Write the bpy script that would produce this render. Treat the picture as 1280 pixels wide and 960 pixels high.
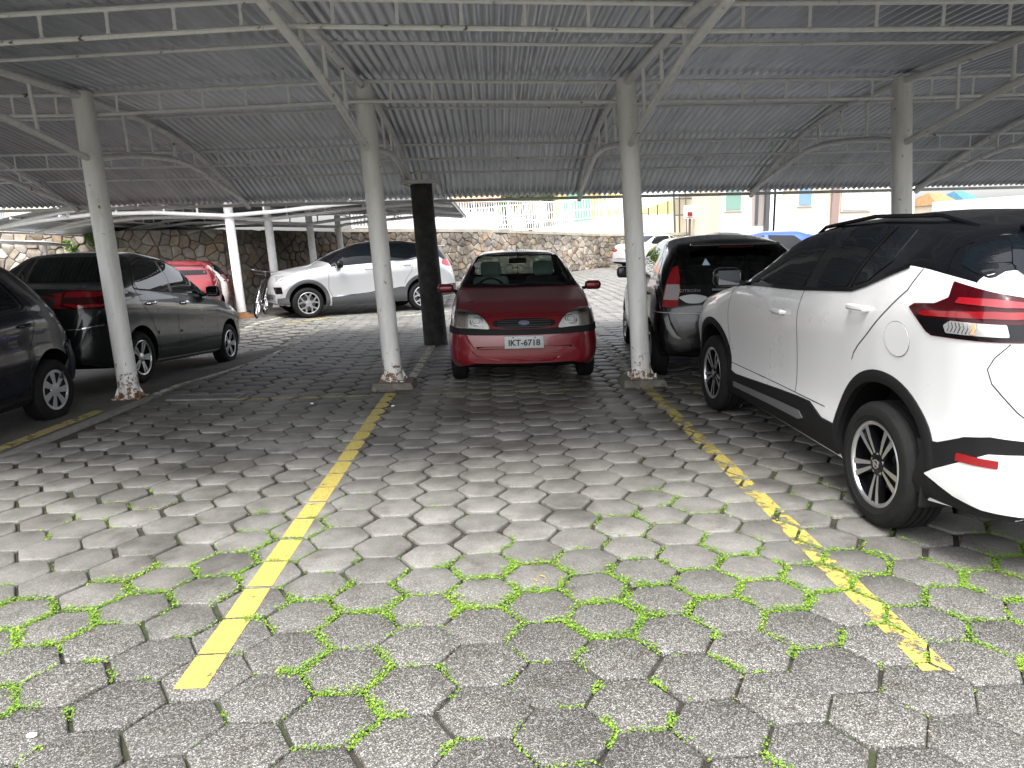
import bpy, bmesh, math, random
import numpy as np
from mathutils import Vector, Matrix, noise as mnoise
from mathutils.bvhtree import BVHTree
random.seed(7); np.random.seed(7)
PI = math.pi
for o in list(bpy.data.objects): bpy.data.objects.remove(o)
S = bpy.context.scene; C = S.collection

# ------------------------------------------------------------ camera, sky, sun, exposure
F_PX = 888.0; EYE = 1.53
def _basis():
    d = np.array([619-640, 300-480, F_PX]); d /= np.linalg.norm(d)
    sl = math.radians(1.4)
    q = np.array([619+500*math.cos(sl)-640, 300-500*math.sin(sl)-480, F_PX])
    n = np.cross(d, q); n /= np.linalg.norm(n)
    if n[1] > 0: n = -n
    x = np.cross(d, n); x /= np.linalg.norm(x)
    if x[0] < 0: x = -x
    return np.array([x, d, n])
M = _basis()
cam = bpy.data.cameras.new('camera'); co = bpy.data.objects.new('camera', cam); C.objects.link(co)
r_ = M @ np.array([1, 0, 0]); u_ = M @ np.array([0, -1, 0]); b_ = M @ np.array([0, 0, -1])
co.matrix_world = Matrix(((r_[0], u_[0], b_[0], 0), (r_[1], u_[1], b_[1], 0), (r_[2], u_[2], b_[2], EYE), (0, 0, 0, 1)))
cam.sensor_width = 36; cam.lens = F_PX/1280*36; cam.clip_end = 2000; cam.clip_start = 0.05
S.camera = co
W = bpy.data.worlds.new('World'); S.world = W; W.use_nodes = True
nt = W.node_tree; nt.nodes.clear()
wo = nt.nodes.new('ShaderNodeOutputWorld'); bg = nt.nodes.new('ShaderNodeBackground')
sk = nt.nodes.new('ShaderNodeTexSky'); sk.sky_type = 'NISHITA'; sk.sun_disc = False
SUN_EL, SUN_AZ = 62, 200
sk.sun_elevation = math.radians(SUN_EL); sk.sun_rotation = math.radians(SUN_AZ)
sk.air_density = 1.0; sk.dust_density = 4.0; sk.ozone_density = 1.0
hs = nt.nodes.new('ShaderNodeHueSaturation'); hs.inputs['Saturation'].default_value = 0.22
bg.inputs['Strength'].default_value = 0.15
nt.links.new(sk.outputs[0], hs.inputs['Color']); nt.links.new(hs.outputs[0], bg.inputs[0]); nt.links.new(bg.outputs[0], wo.inputs[0])
sl_ = bpy.data.lights.new('sun', 'SUN'); sl_.energy = 1.0; sl_.angle = math.radians(25); sl_.color = (1, .97, .92)
so = bpy.data.objects.new('sun', sl_); C.objects.link(so)
az = math.radians(SUN_AZ); el = math.radians(SUN_EL)
sd = Vector((math.sin(az)*math.cos(el), math.cos(az)*math.cos(el), math.sin(el)))
so.rotation_euler = sd.to_track_quat('Z', 'Y').to_euler()
S.view_settings.view_transform = 'Standard'; S.view_settings.look = 'None'
S.view_settings.exposure = 1.95; S.view_settings.gamma = 1
S.render.engine = 'CYCLES'
S.cycles.max_bounces = 9; S.cycles.diffuse_bounces = 5; S.cycles.glossy_bounces = 4; S.cycles.transparent_max_bounces = 16

# ------------------------------------------------------------ helpers
def ray(px, py): return M @ np.array([px-640, py-480, F_PX])
def at_y(px, py, Y):
    r = ray(px, py); q = r*Y/r[1]; return Vector((q[0], q[1], q[2]+EYE))
def at_z(px, py, z=0):
    r = ray(px, py); q = r*(z-EYE)/r[2]; return Vector((q[0], q[1], z))
GX, GY = -.054, .055          # which way plumb lines lean: the whole lot lies on a slope
def sm(a, b, x):
    t = np.clip((x-a)/(b-a), 0, 1); return t*t*(3-2*t)
def ground(x, y):
    drop = np.clip((y-8.0)*.08, 0, .21)*sm(-3.0, -3.9, x)*(1-sm(12.2, 14.8, y)*sm(-8.5, -5.9, x))
    rise = .14*sm(13, 20, y)*sm(1.5, 5, x)
    return rise-drop

MATS = {}
def mat(name, col=(.5, .5, .5), rough=.5, metal=0, coat=0, var=0, vscale=6, bump=0, bscale=60, spec=.5, fn=None, transl=0):
    if name in MATS: return MATS[name]
    m = bpy.data.materials.new(name); m.use_nodes = True; t = m.node_tree
    p = t.nodes['Principled BSDF']
    p.inputs['Base Color'].default_value = (*col, 1); p.inputs['Roughness'].default_value = rough
    p.inputs['Metallic'].default_value = metal; p.inputs['Coat Weight'].default_value = coat
    p.inputs['Coat Roughness'].default_value = .03; p.inputs['Specular IOR Level'].default_value = spec
    tc = t.nodes.new('ShaderNodeTexCoord')
    if var:
        n = t.nodes.new('ShaderNodeTexNoise'); n.inputs['Scale'].default_value = vscale; n.inputs['Detail'].default_value = 6
        n.inputs['Roughness'].default_value = .65
        r = t.nodes.new('ShaderNodeMapRange'); r.inputs[1].default_value = .3; r.inputs[2].default_value = .7
        r.inputs[3].default_value = 1-var; r.inputs[4].default_value = 1+var*.6
        mx = t.nodes.new('ShaderNodeVectorMath'); mx.operation = 'SCALE'; mx.inputs[0].default_value = col
        t.links.new(tc.outputs['Object'], n.inputs['Vector']); t.links.new(n.outputs[0], r.inputs[0])
        t.links.new(r.outputs[0], mx.inputs['Scale']); t.links.new(mx.outputs[0], p.inputs['Base Color'])
    if bump:
        n = t.nodes.new('ShaderNodeTexNoise'); n.inputs['Scale'].default_value = bscale; n.inputs['Detail'].default_value = 4
        b = t.nodes.new('ShaderNodeBump'); b.inputs['Strength'].default_value = bump; b.inputs['Distance'].default_value = .01
        t.links.new(tc.outputs['Object'], n.inputs['Vector']); t.links.new(n.outputs[0], b.inputs['Height']); t.links.new(b.outputs[0], p.inputs['Normal'])
    if fn: fn(t, p, tc)
    MATS[name] = m; return m
def N(t, kind, **kw):
    n = t.nodes.new(kind)
    for k, v in kw.items():
        if k in n.inputs: n.inputs[k].default_value = v
        else: setattr(n, k, v)
    return n
def ramp(t, stops):
    r = t.nodes.new('ShaderNodeValToRGB'); e = r.color_ramp.elements
    while len(e) < len(stops): e.new(.5)
    for q, (p, c) in zip(e, stops):
        q.position = p; q.color = (*c, 1) if len(c) == 3 else c
    return r
def mixc(t, fac, a, b, mode='MIX'):
    m = t.nodes.new('ShaderNodeMix'); m.data_type = 'RGBA'; m.blend_type = mode
    for s, v in ((0, fac), (6, a), (7, b)):
        if hasattr(v, 'links'): t.links.new(v, m.inputs[s])
        elif isinstance(v, (int, float)): m.inputs[s].default_value = v
        else: m.inputs[s].default_value = (*v, 1)
    return m.outputs[2]

class MB:
    """collects shapes into one mesh"""
    def __init__(s): s.v = []; s.f = []; s.m = []
    def add(s, vs, fs, mi=0):
        o = len(s.v); s.v.extend([tuple(v) for v in vs]); s.f.extend([tuple(i+o for i in f) for f in fs]); s.m.extend([mi]*len(fs)); return s
    def box(s, c, d, mi=0, rot=None, taper=1.0):
        x, y, z = d[0]/2, d[1]/2, d[2]/2
        vs = [Vector((sx*x*(taper if sz > 0 else 1), sy*y*(taper if sz > 0 else 1), sz*z)) for sx in (-1, 1) for sy in (-1, 1) for sz in (-1, 1)]
        if rot is not None: vs = [rot @ v for v in vs]
        vs = [v+Vector(c) for v in vs]
        return s.add(vs, [(0, 1, 3, 2), (4, 6, 7, 5), (0, 4, 5, 1), (2, 3, 7, 6), (0, 2, 6, 4), (1, 5, 7, 3)], mi)
    def tube(s, pts, r, n=10, mi=0, cap=True, sq=False):
        pts = [Vector(p) for p in pts]; rs = r if isinstance(r, (list, tuple)) else [r]*len(pts)
        vs = []; L = len(pts); prev = None
        for i, p in enumerate(pts):
            d = (pts[min(i+1, L-1)]-pts[max(i-1, 0)]).normalized()
            if prev is None:
                a = Vector((0, 0, 1)) if abs(d.z) < .9 else Vector((1, 0, 0)); u = d.cross(a).normalized()
            else: u = (prev-d*prev.dot(d)).normalized()
            prev = u; w = d.cross(u)
            for k in range(n):
                a = 2*PI*(k+.5)/n; vs.append(p+(u*math.cos(a)+w*math.sin(a))*rs[i])
        fs = [(i*n+k, i*n+(k+1) % n, (i+1)*n+(k+1) % n, (i+1)*n+k) for i in range(L-1) for k in range(n)]
        if cap: fs += [tuple(range(n))[::-1], tuple((L-1)*n+k for k in range(n))]
        return s.add(vs, fs, mi)
    def bar(s, a, b, w, h, mi=0):
        a, b = Vector(a), Vector(b); d = (b-a).normalized()
        up = Vector((0, 0, 1)) if abs(d.z) < .95 else Vector((0, 1, 0))
        u = d.cross(up).normalized(); v = u.cross(d)
        vs = [p+u*(sx*w/2)+v*(sy*h/2) for p in (a, b) for sx, sy in ((-1, -1), (1, -1), (1, 1), (-1, 1))]
        return s.add(vs, [(0, 1, 5, 4), (1, 2, 6, 5), (2, 3, 7, 6), (3, 0, 4, 7), (3, 2, 1, 0), (4, 5, 6, 7)], mi)
    def lathe(s, prof, n=40, mi=0, axis='y', c=(0, 0, 0), close=False):
        vs = []; c = Vector(c); L = len(prof)
        for k in range(n):
            a = 2*PI*k/n; ca, sa = math.cos(a), math.sin(a)
            for (r, h) in prof:
                v = (r*ca, h, r*sa) if axis == 'y' else ((r*ca, r*sa, h) if axis == 'z' else (h, r*ca, r*sa))
                vs.append(Vector(v)+c)
        fs = []
        for k in range(n):
            q = (k+1) % n
            for i in range(L-1): fs.append((k*L+i, k*L+i+1, q*L+i+1, q*L+i))
        if close:
            for k in range(n): fs.append((k*L+L-1, k*L, ((k+1) % n)*L, ((k+1) % n)*L+L-1))
        return s.add(vs, fs, mi)
    def prism(s, poly, a, b, mi=0, plane='xz'):
        n = len(poly)
        def P(u, v, w): return (u, w, v) if plane == 'xz' else ((w, u, v) if plane == 'yz' else (u, v, w))
        vs = [P(u, v, a) for u, v in poly]+[P(u, v, b) for u, v in poly]
        fs = [tuple(range(n)), tuple(range(n, 2*n))[::-1]]+[(i, i+n, (i+1) % n+n, (i+1) % n) for i in range(n)]
        return s.add(vs, fs, mi)
    def ell(s, c, r, n=14, m=9, mi=0, rot=None):
        vs = []; c = Vector(c)
        for j in range(m+1):
            th = PI*j/m
            for k in range(n):
                a = 2*PI*k/n; v = Vector((r[0]*math.sin(th)*math.cos(a), r[1]*math.sin(th)*math.sin(a), r[2]*math.cos(th)))
                if rot is not None: v = rot @ v
                vs.append(v+c)
        return s.add(vs, [(j*n+k, (j+1)*n+k, (j+1)*n+(k+1) % n, j*n+(k+1) % n) for j in range(m) for k in range(n)], mi)
    def rbox(s, c, d, r=.02, seg=3, mi=0, rot=None):
        bm = bmesh.new(); bmesh.ops.create_cube(bm, size=1)
        for v in bm.verts: v.co = Vector((v.co.x*d[0], v.co.y*d[1], v.co.z*d[2]))
        bmesh.ops.bevel(bm, geom=list(bm.edges), offset=min(r, min(d)*.49), segments=seg, affect='EDGES', profile=.5)
        vs = [(rot @ v.co if rot is not None else v.co)+Vector(c) for v in bm.verts]
        s.add(vs, [tuple(v.index for v in f.verts) for f in bm.faces], mi); bm.free(); return s
    def build(s, name, mats, parent=None, smooth=35, fix=True):
        me = bpy.data.meshes.new(name); me.from_pydata(s.v, [], s.f)
        for m in (mats if isinstance(mats, (list, tuple)) else [mats]): me.materials.append(m)
        if len(set(s.m)) > 1 or (s.m and s.m[0]): me.polygons.foreach_set('material_index', s.m)
        me.validate()
        if fix:
            bm = bmesh.new(); bm.from_mesh(me); bmesh.ops.recalc_face_normals(bm, faces=bm.faces); bm.to_mesh(me); bm.free()
        if smooth:
            me.polygons.foreach_set('use_smooth', [True]*len(me.polygons)); me.set_sharp_from_angle(angle=math.radians(smooth))
        o = bpy.data.objects.new(name, me); C.objects.link(o)
        if parent: o.parent = parent
        return o
def tag(o, label=None, cat=None, group=None, kind=None):
    for k, v in (('label', label), ('category', cat), ('group', group), ('kind', kind)):
        if v: o[k] = v
    return o
def thing(name, label, cat, loc=(0, 0, 0), rz=0, group=None):
    o = bpy.data.objects.new(name, None); o.empty_display_size = .2; C.objects.link(o)
    o.location = loc; o.rotation_euler = (0, 0, rz); return tag(o, label, cat, group)
def copy_tree(o, parent=None):
    c = o.copy(); C.objects.link(c); c.parent = parent
    for ch in o.children: copy_tree(ch, c)
    return c

# ------------------------------------------------------------ materials
M_steel = mat('painted_steel', (.52, .51, .48), .42, var=.22, vscale=5, bump=.15, bscale=30)
def _chip(t, p, tc):
    n = N(t, 'ShaderNodeTexNoise', Scale=9.0, Detail=8.0, Roughness=.7); t.links.new(tc.outputs['Object'], n.inputs['Vector'])
    r = ramp(t, [(.0, (.05, .045, .04)), (.345, (.07, .05, .04)), (.365, (.62, .61, .58)), (.55, (.70, .70, .68)), (1, (.77, .77, .76))])
    t.links.new(n.outputs[0], r.inputs[0]); t.links.new(r.outputs[0], p.inputs['Base Color'])
M_pipe = mat('chipped_painted_steel', rough=.4, fn=_chip)
def _column(t, p, tc):
    ob = tc.outputs['Object']; sp = N(t, 'ShaderNodeSeparateXYZ'); t.links.new(ob, sp.inputs[0])
    n = N(t, 'ShaderNodeTexNoise', Scale=7.0, Detail=8.0, Roughness=.7); mp = N(t, 'ShaderNodeMapping'); mp.inputs['Scale'].default_value = (1, 1, .18)
    t.links.new(ob, mp.inputs[0]); t.links.new(mp.outputs[0], n.inputs['Vector'])
    r = ramp(t, [(.25, (.50, .49, .46)), (.5, (.68, .675, .65)), (.75, (.76, .755, .735))]); t.links.new(n.outputs[0], r.inputs[0])
    n2 = N(t, 'ShaderNodeTexNoise', Scale=14.0, Detail=6.0, Roughness=.75); t.links.new(ob, n2.inputs['Vector'])
    h = N(t, 'ShaderNodeMapRange'); h.inputs[1].default_value = 0; h.inputs[2].default_value = .45; h.inputs[3].default_value = .20; h.inputs[4].default_value = 0
    t.links.new(sp.outputs['Z'], h.inputs[0])
    a = N(t, 'ShaderNodeMath', operation='ADD'); t.links.new(n2.outputs[0], a.inputs[0]); t.links.new(h.outputs[0], a.inputs[1])
    r2 = ramp(t, [(.645, (0, 0, 0)), (.67, (1, 1, 1))]); t.links.new(a.outputs[0], r2.inputs[0])
    c = mixc(t, r2.outputs[0], r.outputs[0], (.16, .075, .03)); t.links.new(c, p.inputs['Base Color'])
M_col = mat('column_paint', rough=.45, fn=_column)
def _zinc(t, p, tc):
    ob = tc.outputs['Object']; mp = N(t, 'ShaderNodeMapping'); mp.inputs['Scale'].default_value = (2.5, .35, 1)
    n = N(t, 'ShaderNodeTexNoise', Scale=2.2, Detail=8.0, Roughness=.7); t.links.new(ob, mp.inputs[0]); t.links.new(mp.outputs[0], n.inputs['Vector'])
    r = ramp(t, [(.25, (.26, .28, .31)), (.5, (.39, .415, .45)), (.8, (.51, .535, .57))]); t.links.new(n.outputs[0], r.inputs[0])
    g = N(t, 'ShaderNodeNewGeometry')
    m2 = N(t, 'ShaderNodeMapRange'); m2.inputs[3].default_value = .82; m2.inputs[4].default_value = 1.12; t.links.new(g.outputs['Random Per Island'], m2.inputs[0])
    v = N(t, 'ShaderNodeVectorMath', operation='SCALE'); t.links.new(r.outputs[0], v.inputs[0]); t.links.new(m2.outputs[0], v.inputs['Scale'])
    rn = N(t, 'ShaderNodeTexNoise', Scale=1.4, Detail=9.0, Roughness=.8); m3 = N(t, 'ShaderNodeMapping'); m3.inputs['Scale'].default_value = (5, .5, 1); t.links.new(ob, m3.inputs[0]); t.links.new(m3.outputs[0], rn.inputs['Vector'])
    rr3 = ramp(t, [(.60, (0, 0, 0)), (.72, (.75, .75, .75))]); t.links.new(rn.outputs[0], rr3.inputs[0])
    t.links.new(mixc(t, rr3.outputs[0], v.outputs[0], (.10, .085, .07)), p.inputs['Base Color'])
M_zinc = mat('galvanised_sheet', rough=.33, metal=.55, fn=_zinc)
M_black = mat('black_plastic', (.0075, .0075, .008), .6, spec=.2, bump=.1, bscale=300)
M_blackgloss = mat('black_gloss', (.004, .004, .005), .15, spec=.35)
M_rubber = mat('rubber', (.010, .010, .010), .8, spec=.2, var=.3, vscale=20, bump=.2, bscale=120)
M_under = mat('underbody', (.004, .004, .004), .95, spec=.1)
M_alloy = mat('alloy', (.55, .56, .58), .28, metal=.9)
M_capsilver = mat('hubcap_silver', (.45, .46, .47), .35, metal=.5)
M_chrome = mat('chrome', (.8, .8, .82), .08, metal=1); M_mirror = mat('mirror_dark', (.12, .13, .14), .04, metal=1)
M_darkglass = mat('dark_glass', (.004, .006, .008), .03, spec=.32)
M_red = mat('lamp_red', (.20, .004, .007), .12, coat=.5)
M_darkred = mat('lamp_dark_red', (.035, .0012, .003), .12, coat=.15, spec=.35)
M_lampwhite = mat('lamp_clear', (.55, .55, .55), .15, metal=.6, coat=1)
M_plate = mat('plate_white', (.42, .43, .43), .4, var=.1, vscale=20)
M_ink = mat('plate_ink', (.02, .02, .022), .5)
M_seam = mat('panel_gap', (.01, .01, .01), .8)
M_seat = mat('seat_fabric', (.03, .032, .035), .9)
M_seatcover = mat('seat_cover_pale', (.45, .55, .53), .8)
def _glass(name, tint, refl=1.0):
    m = bpy.data.materials.new(name); m.use_nodes = True; t = m.node_tree; t.nodes.clear()
    o = t.nodes.new('ShaderNodeOutputMaterial'); tr = N(t, 'ShaderNodeBsdfTransparent'); tr.inputs[0].default_value = (*tint, 1)
    gl = N(t, 'ShaderNodeBsdfGlossy'); gl.inputs['Roughness'].default_value = .01; fr = N(t, 'ShaderNodeFresnel', IOR=1.5)
    ad = N(t, 'ShaderNodeMath', operation='MULTIPLY'); ad.inputs[1].default_value = refl; t.links.new(fr.outputs[0], ad.inputs[0])
    mx = N(t, 'ShaderNodeMixShader'); t.links.new(ad.outputs[0], mx.inputs[0]); t.links.new(tr.outputs[0], mx.inputs[1]); t.links.new(gl.outputs[0], mx.inputs[2])
    t.links.new(mx.outputs[0], o.inputs[0]); MATS[name] = m; return m
M_glass = _glass('clear_glass', (.62, .78, .74), 1.2)
M_tint = _glass('tinted_glass', (.22, .26, .26), 1.3)
M_lens = _glass('lamp_lens', (.92, .93, .93), 1.3)
def paint(name, col, metal=.0, rough=.28, coat=1, spec=.5):
    def fn(t, p, tc):
        p.inputs['Coat Weight'].default_value = coat; p.inputs['Specular IOR Level'].default_value = spec; p.inputs['Coat Roughness'].default_value = .025
        n = N(t, 'ShaderNodeTexNoise', Scale=2.5, Detail=5.0); t.links.new(tc.outputs['Object'], n.inputs['Vector'])
        r = N(t, 'ShaderNodeMapRange'); r.inputs[3].default_value = rough*.7; r.inputs[4].default_value = rough*1.4; t.links.new(n.outputs[0], r.inputs[0]); t.links.new(r.outputs[0], p.inputs['Roughness'])
    return mat(name, col, rough, metal=metal, fn=fn)
P_white = paint('paint_white', (.62, .62, .62)); P_redf = paint('paint_dark_red', (.15, .004, .010), .1, .3, .7); P_navy = paint('paint_navy', (.0015, .0025, .008), .0, .25, .45, .3)
P_grey = paint('paint_graphite', (.010, .0135, .0135), .45, .28, .6, .4); P_black = paint('paint_black', (.003, .003, .0035), .0, .2, .45, .3); P_silver = paint('paint_silver', (.62, .63, .65), .55, .3)
P_blue = paint('paint_blue', (.02, .07, .36), .3); P_red = paint('paint_red', (.16, .004, .010), .1); P_roofblack = paint('paint_roof_black', (.003, .0035, .005), 0, .2, .4, .3)

# ------------------------------------------------------------ the ground: hexagonal pavers, joints, asphalt lane
def edge_x(y): return np.interp(y, [-6, 2, 5.27, 8, 10.95, 11.6], [-4.6, -4.05, -3.81, -3.62, -3.37, -3.32])
def _joint(t, p, tc):
    ob = tc.outputs['Object']; n = N(t, 'ShaderNodeTexNoise', Scale=1.2, Detail=4.0); t.links.new(ob, n.inputs['Vector'])
    n3 = N(t, 'ShaderNodeTexNoise', Scale=30.0, Detail=4.0); t.links.new(ob, n3.inputs['Vector'])
    r = ramp(t, [(.3, (.012, .010, .008)), (.7, (.045, .038, .028))]); t.links.new(n3.outputs[0], r.inputs[0])
    r2 = ramp(t, [(.48, (0, 0, 0)), (.6, (1, 1, 1))]); t.links.new(n.outputs[0], r2.inputs[0])
    c = mixc(t, r2.outputs[0], r.outputs[0], (.03, .042, .014)); t.links.new(c, p.inputs['Base Color'])
M_joint = mat('joint_soil', rough=.95, bump=.6, bscale=90, fn=_joint)
def grid_sheet(name, x0, x1, y0, y1, st, z, m, clip=None):
    xs = np.arange(x0, x1+st, st); ys = np.arange(y0, y1+st, st); mb = MB()
    vs = [(x, y, float(ground(x, y))+z) for y in ys for x in xs]; n = len(xs)
    fs = [(j*n+i, j*n+i+1, (j+1)*n+i+1, (j+1)*n+i) for j in range(len(ys)-1) for i in range(n-1)]
    return mb.add(vs, fs).build(name, m)
tag(grid_sheet('ground', -22, 24, -8, 46, .5, -.019, M_joint), kind='structure')
mb = MB(); mb.add([(-600, -600, -.6), (600, -600, -.6), (600, 900, -.6), (-600, 900, -.6)], [(0, 1, 2, 3)])
tag(mb.build('terrain', mat('terrain_soil', (.12, .12, .09), .95, var=.3, vscale=.1)), kind='structure')

def _paver(t, p, tc):
    ob = tc.outputs['Object']; g = N(t, 'ShaderNodeNewGeometry'); rnd = g.outputs['Random Per Island']
    sp = N(t, 'ShaderNodeSeparateXYZ'); t.links.new(ob, sp.inputs[0])
    # exposed aggregate where rain falls (the open strip), smoother worn cement further in
    nb = N(t, 'ShaderNodeTexNoise', Scale=1.1, Detail=5.0); t.links.new(ob, nb.inputs['Vector'])
    w = N(t, 'ShaderNodeMath', operation='MULTIPLY_ADD'); t.links.new(nb.outputs[0], w.inputs[0]); w.inputs[1].default_value = 1.2; t.links.new(sp.outputs['Y'], w.inputs[2])
    ex = N(t, 'ShaderNodeMapRange'); ex.inputs[1].default_value = 3.1; ex.inputs[2].default_value = 4.0; ex.inputs[3].default_value = 1; ex.inputs[4].default_value = 0; t.links.new(w.outputs[0], ex.inputs[0])
    vo = N(t, 'ShaderNodeTexVoronoi', Scale=260.0); t.links.new(ob, vo.inputs['Vector'])
    sc = N(t, 'ShaderNodeSeparateColor'); t.links.new(vo.outputs['Color'], sc.inputs[0])
    agg = ramp(t, [(.0, (.03, .029, .028)), (.35, (.055, .051, .046)), (.62, (.105, .098, .088)), (.82, (.175, .170, .160)), (1, (.34, .332, .315))]); t.links.new(sc.outputs[0], agg.inputs[0])
    ns = N(t, 'ShaderNodeTexNoise', Scale=3.2, Detail=9.0, Roughness=.7); t.links.new(ob, ns.inputs['Vector'])
    cem = ramp(t, [(.3, (.102, .098, .089)), (.5, (.170, .165, .152)), (.72, (.248, .242, .226))]); t.links.new(ns.outputs[0], cem.inputs[0])
    n4 = N(t, 'ShaderNodeTexNoise', Scale=120.0, Detail=3.0, Roughness=.8); t.links.new(ob, n4.inputs['Vector'])
    gr = N(t, 'ShaderNodeMapRange'); gr.inputs[1].default_value = .35; gr.inputs[2].default_value = .7; gr.inputs[3].default_value = .72; gr.inputs[4].default_value = 1.3; t.links.new(n4.outputs[0], gr.inputs[0])
    cm = N(t, 'ShaderNodeVectorMath', operation='SCALE'); t.links.new(cem.outputs[0], cm.inputs[0]); t.links.new(gr.outputs[0], cm.inputs['Scale'])
    # part of the aggregate shows through everywhere
    exc = N(t, 'ShaderNodeMath', operation='MULTIPLY_ADD'); t.links.new(ex.outputs[0], exc.inputs[0]); exc.inputs[1].default_value = .8; exc.inputs[2].default_value = .16
    c = mixc(t, exc.outputs[0], cm.outputs[0], agg.outputs[0])
    # each paver its own tone
    rr = N(t, 'ShaderNodeMapRange'); rr.inputs[3].default_value = .84; rr.inputs[4].default_value = 1.12; t.links.new(rnd, rr.inputs[0])
    v = N(t, 'ShaderNodeVectorMath', operation='SCALE'); t.links.new(c, v.inputs[0]); t.links.new(rr.outputs[0], v.inputs['Scale'])
    # old oil and damp stains, cleared at the back to paint in sky brightness
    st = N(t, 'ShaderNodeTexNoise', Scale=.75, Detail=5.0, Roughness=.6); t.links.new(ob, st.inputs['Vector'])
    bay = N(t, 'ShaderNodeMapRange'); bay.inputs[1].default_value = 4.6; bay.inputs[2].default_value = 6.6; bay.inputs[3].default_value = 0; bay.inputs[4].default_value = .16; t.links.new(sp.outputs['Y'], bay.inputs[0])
    far_light = N(t, 'ShaderNodeMapRange'); far_light.inputs[1].default_value = 8.3; far_light.inputs[2].default_value = 10.5; far_light.inputs[3].default_value = 0; far_light.inputs[4].default_value = -.3; t.links.new(sp.outputs['Y'], far_light.inputs[0])  # low sky light on the far paving, put into its colour
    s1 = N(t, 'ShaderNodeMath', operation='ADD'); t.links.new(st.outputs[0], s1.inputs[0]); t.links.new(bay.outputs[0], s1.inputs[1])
    s2 = N(t, 'ShaderNodeMath', operation='ADD'); t.links.new(s1.outputs[0], s2.inputs[0]); t.links.new(far_light.outputs[0], s2.inputs[1])
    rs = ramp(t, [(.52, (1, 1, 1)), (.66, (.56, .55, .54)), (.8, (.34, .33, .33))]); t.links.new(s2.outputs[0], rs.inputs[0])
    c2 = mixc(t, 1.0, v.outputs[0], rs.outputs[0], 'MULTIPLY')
    dn = N(t, 'ShaderNodeTexNoise', Scale=5.5, Detail=8.0, Roughness=.75); t.links.new(ob, dn.inputs['Vector'])
    dr = ramp(t, [(.30, (.62, .58, .52)), (.47, (1, 1, 1)), (.6, (1, 1, 1)), (.74, (1.0, .97, .90))]); t.links.new(dn.outputs[0], dr.inputs[0])
    c2 = mixc(t, 1.0, c2, dr.outputs[0], 'MULTIPLY')
    t.links.new(c2, p.inputs['Base Color'])
    ro = N(t, 'ShaderNodeMapRange'); ro.inputs[3].default_value = .42; ro.inputs[4].default_value = .72; t.links.new(ns.outputs[0], ro.inputs[0]); t.links.new(ro.outputs[0], p.inputs['Roughness'])
    b = N(t, 'ShaderNodeBump', Strength=.55, Distance=.004)
    hm = N(t, 'ShaderNodeMath', operation='MULTIPLY'); t.links.new(vo.outputs['Distance'], hm.inputs[0]); t.links.new(exc.outputs[0], hm.inputs[1])
    ha = N(t, 'ShaderNodeMath', operation='ADD'); t.links.new(hm.outputs[0], ha.inputs[0]); t.links.new(n4.outputs[0], ha.inputs[1])
    t.links.new(ha.outputs[0], b.inputs['Height']); t.links.new(b.outputs[0], p.inputs['Normal'])
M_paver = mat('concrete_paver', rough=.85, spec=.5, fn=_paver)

DX, DY = .252, .270; RX, RY = .168, .135
ANG = .022
def hex_centres():
    out = []; ca, sa = math.cos(ANG), math.sin(ANG)
    for i in range(-80, 95):
        for j in range(-20, 160):
            x = i*DX; y = j*DY+(DY/2 if i % 2 else 0)
            out.append((-.082+x*ca-y*sa, 2.10+x*sa+y*ca, i, j))
    return out
HEX = []; hexpoly = []
rg = random.Random(3)
verts = []; faces = []
for (cx, cy, i, j) in hex_centres():
    if cy < -3.5 or cy > 41 or cx < -17 or cx > 20: continue
    if cy > 12 and abs(cx) > 3+cy*.62: continue
    if cy < 11.35 and cx < edge_x(cy)+.10: continue
    d = math.hypot(cx, cy)
    if cy < 1.0 and (i+j) % 1: continue
    gz = float(ground(cx, cy)); tx, ty = rg.gauss(0, .009), rg.gauss(0, .009); dz = rg.gauss(0, .0022)
    gap = (.003+.0035*rg.random()) if cy < 2.7 else (.005+.010*rg.random())
    s = 1-gap/.135; rot = rg.gauss(0, .02); ox, oy = rg.gauss(0, .003), rg.gauss(0, .003)
    near = cy < 8.5
    pts = []
    for k in range(6):
        a = k*PI/3; ux, uy = math.cos(a)*RX, math.sin(a)*RX*(RY*2/(RX*math.sqrt(3)))
        pts.append((ux*s+rg.gauss(0, .002), uy*s+rg.gauss(0, .002)))
    # rounded corners and slightly ragged edges for the near ones
    ring = []
    if near:
        for k in range(6):
            p0 = Vector(pts[k-1]); p1 = Vector(pts[k]); p2 = Vector(pts[(k+1) % 6])
            rr = .08 + .12*rg.random() if cy > 2.9 else .05
            a1 = p1.lerp(p0, rr); a2 = p1.lerp(p2, rr)
            ring.append(a1); ring.append(p1.lerp((a1+a2)/2, .55)); ring.append(a2)
            nx = p1.lerp(p2, .5); ring.append(nx*(1-rg.random()*.012))
    else: ring = [Vector(q) for q in pts]
    cr, sr = math.cos(rot+ANG), math.sin(rot+ANG)
    ring = [Vector((q.x*cr-q.y*sr, q.x*sr+q.y*cr)) for q in ring]; n = len(ring)
    o = len(verts)
    def H(q, zz): return (cx+ox+q.x, cy+oy+q.y, gz+zz+dz+tx*q.x+ty*q.y)
    verts += [H(q*.945, 0) for q in ring]+[H(q*.985, -.003) for q in ring]+[H(q, -.009) for q in ring]+[H(q*1.005, -.034) for q in ring]
    faces.append(tuple(range(o, o+n)))
    for L in range(3):
        faces += [(o+L*n+k, o+(L+1)*n+k, o+(L+1)*n+(k+1) % n, o+L*n+(k+1) % n) for k in range(n)]
    HEX.append((cx+ox, cy+oy, gz+dz, tx, ty, ring))
me = bpy.data.meshes.new('paving'); me.from_pydata(verts, [], faces); me.materials.append(M_paver)
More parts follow.
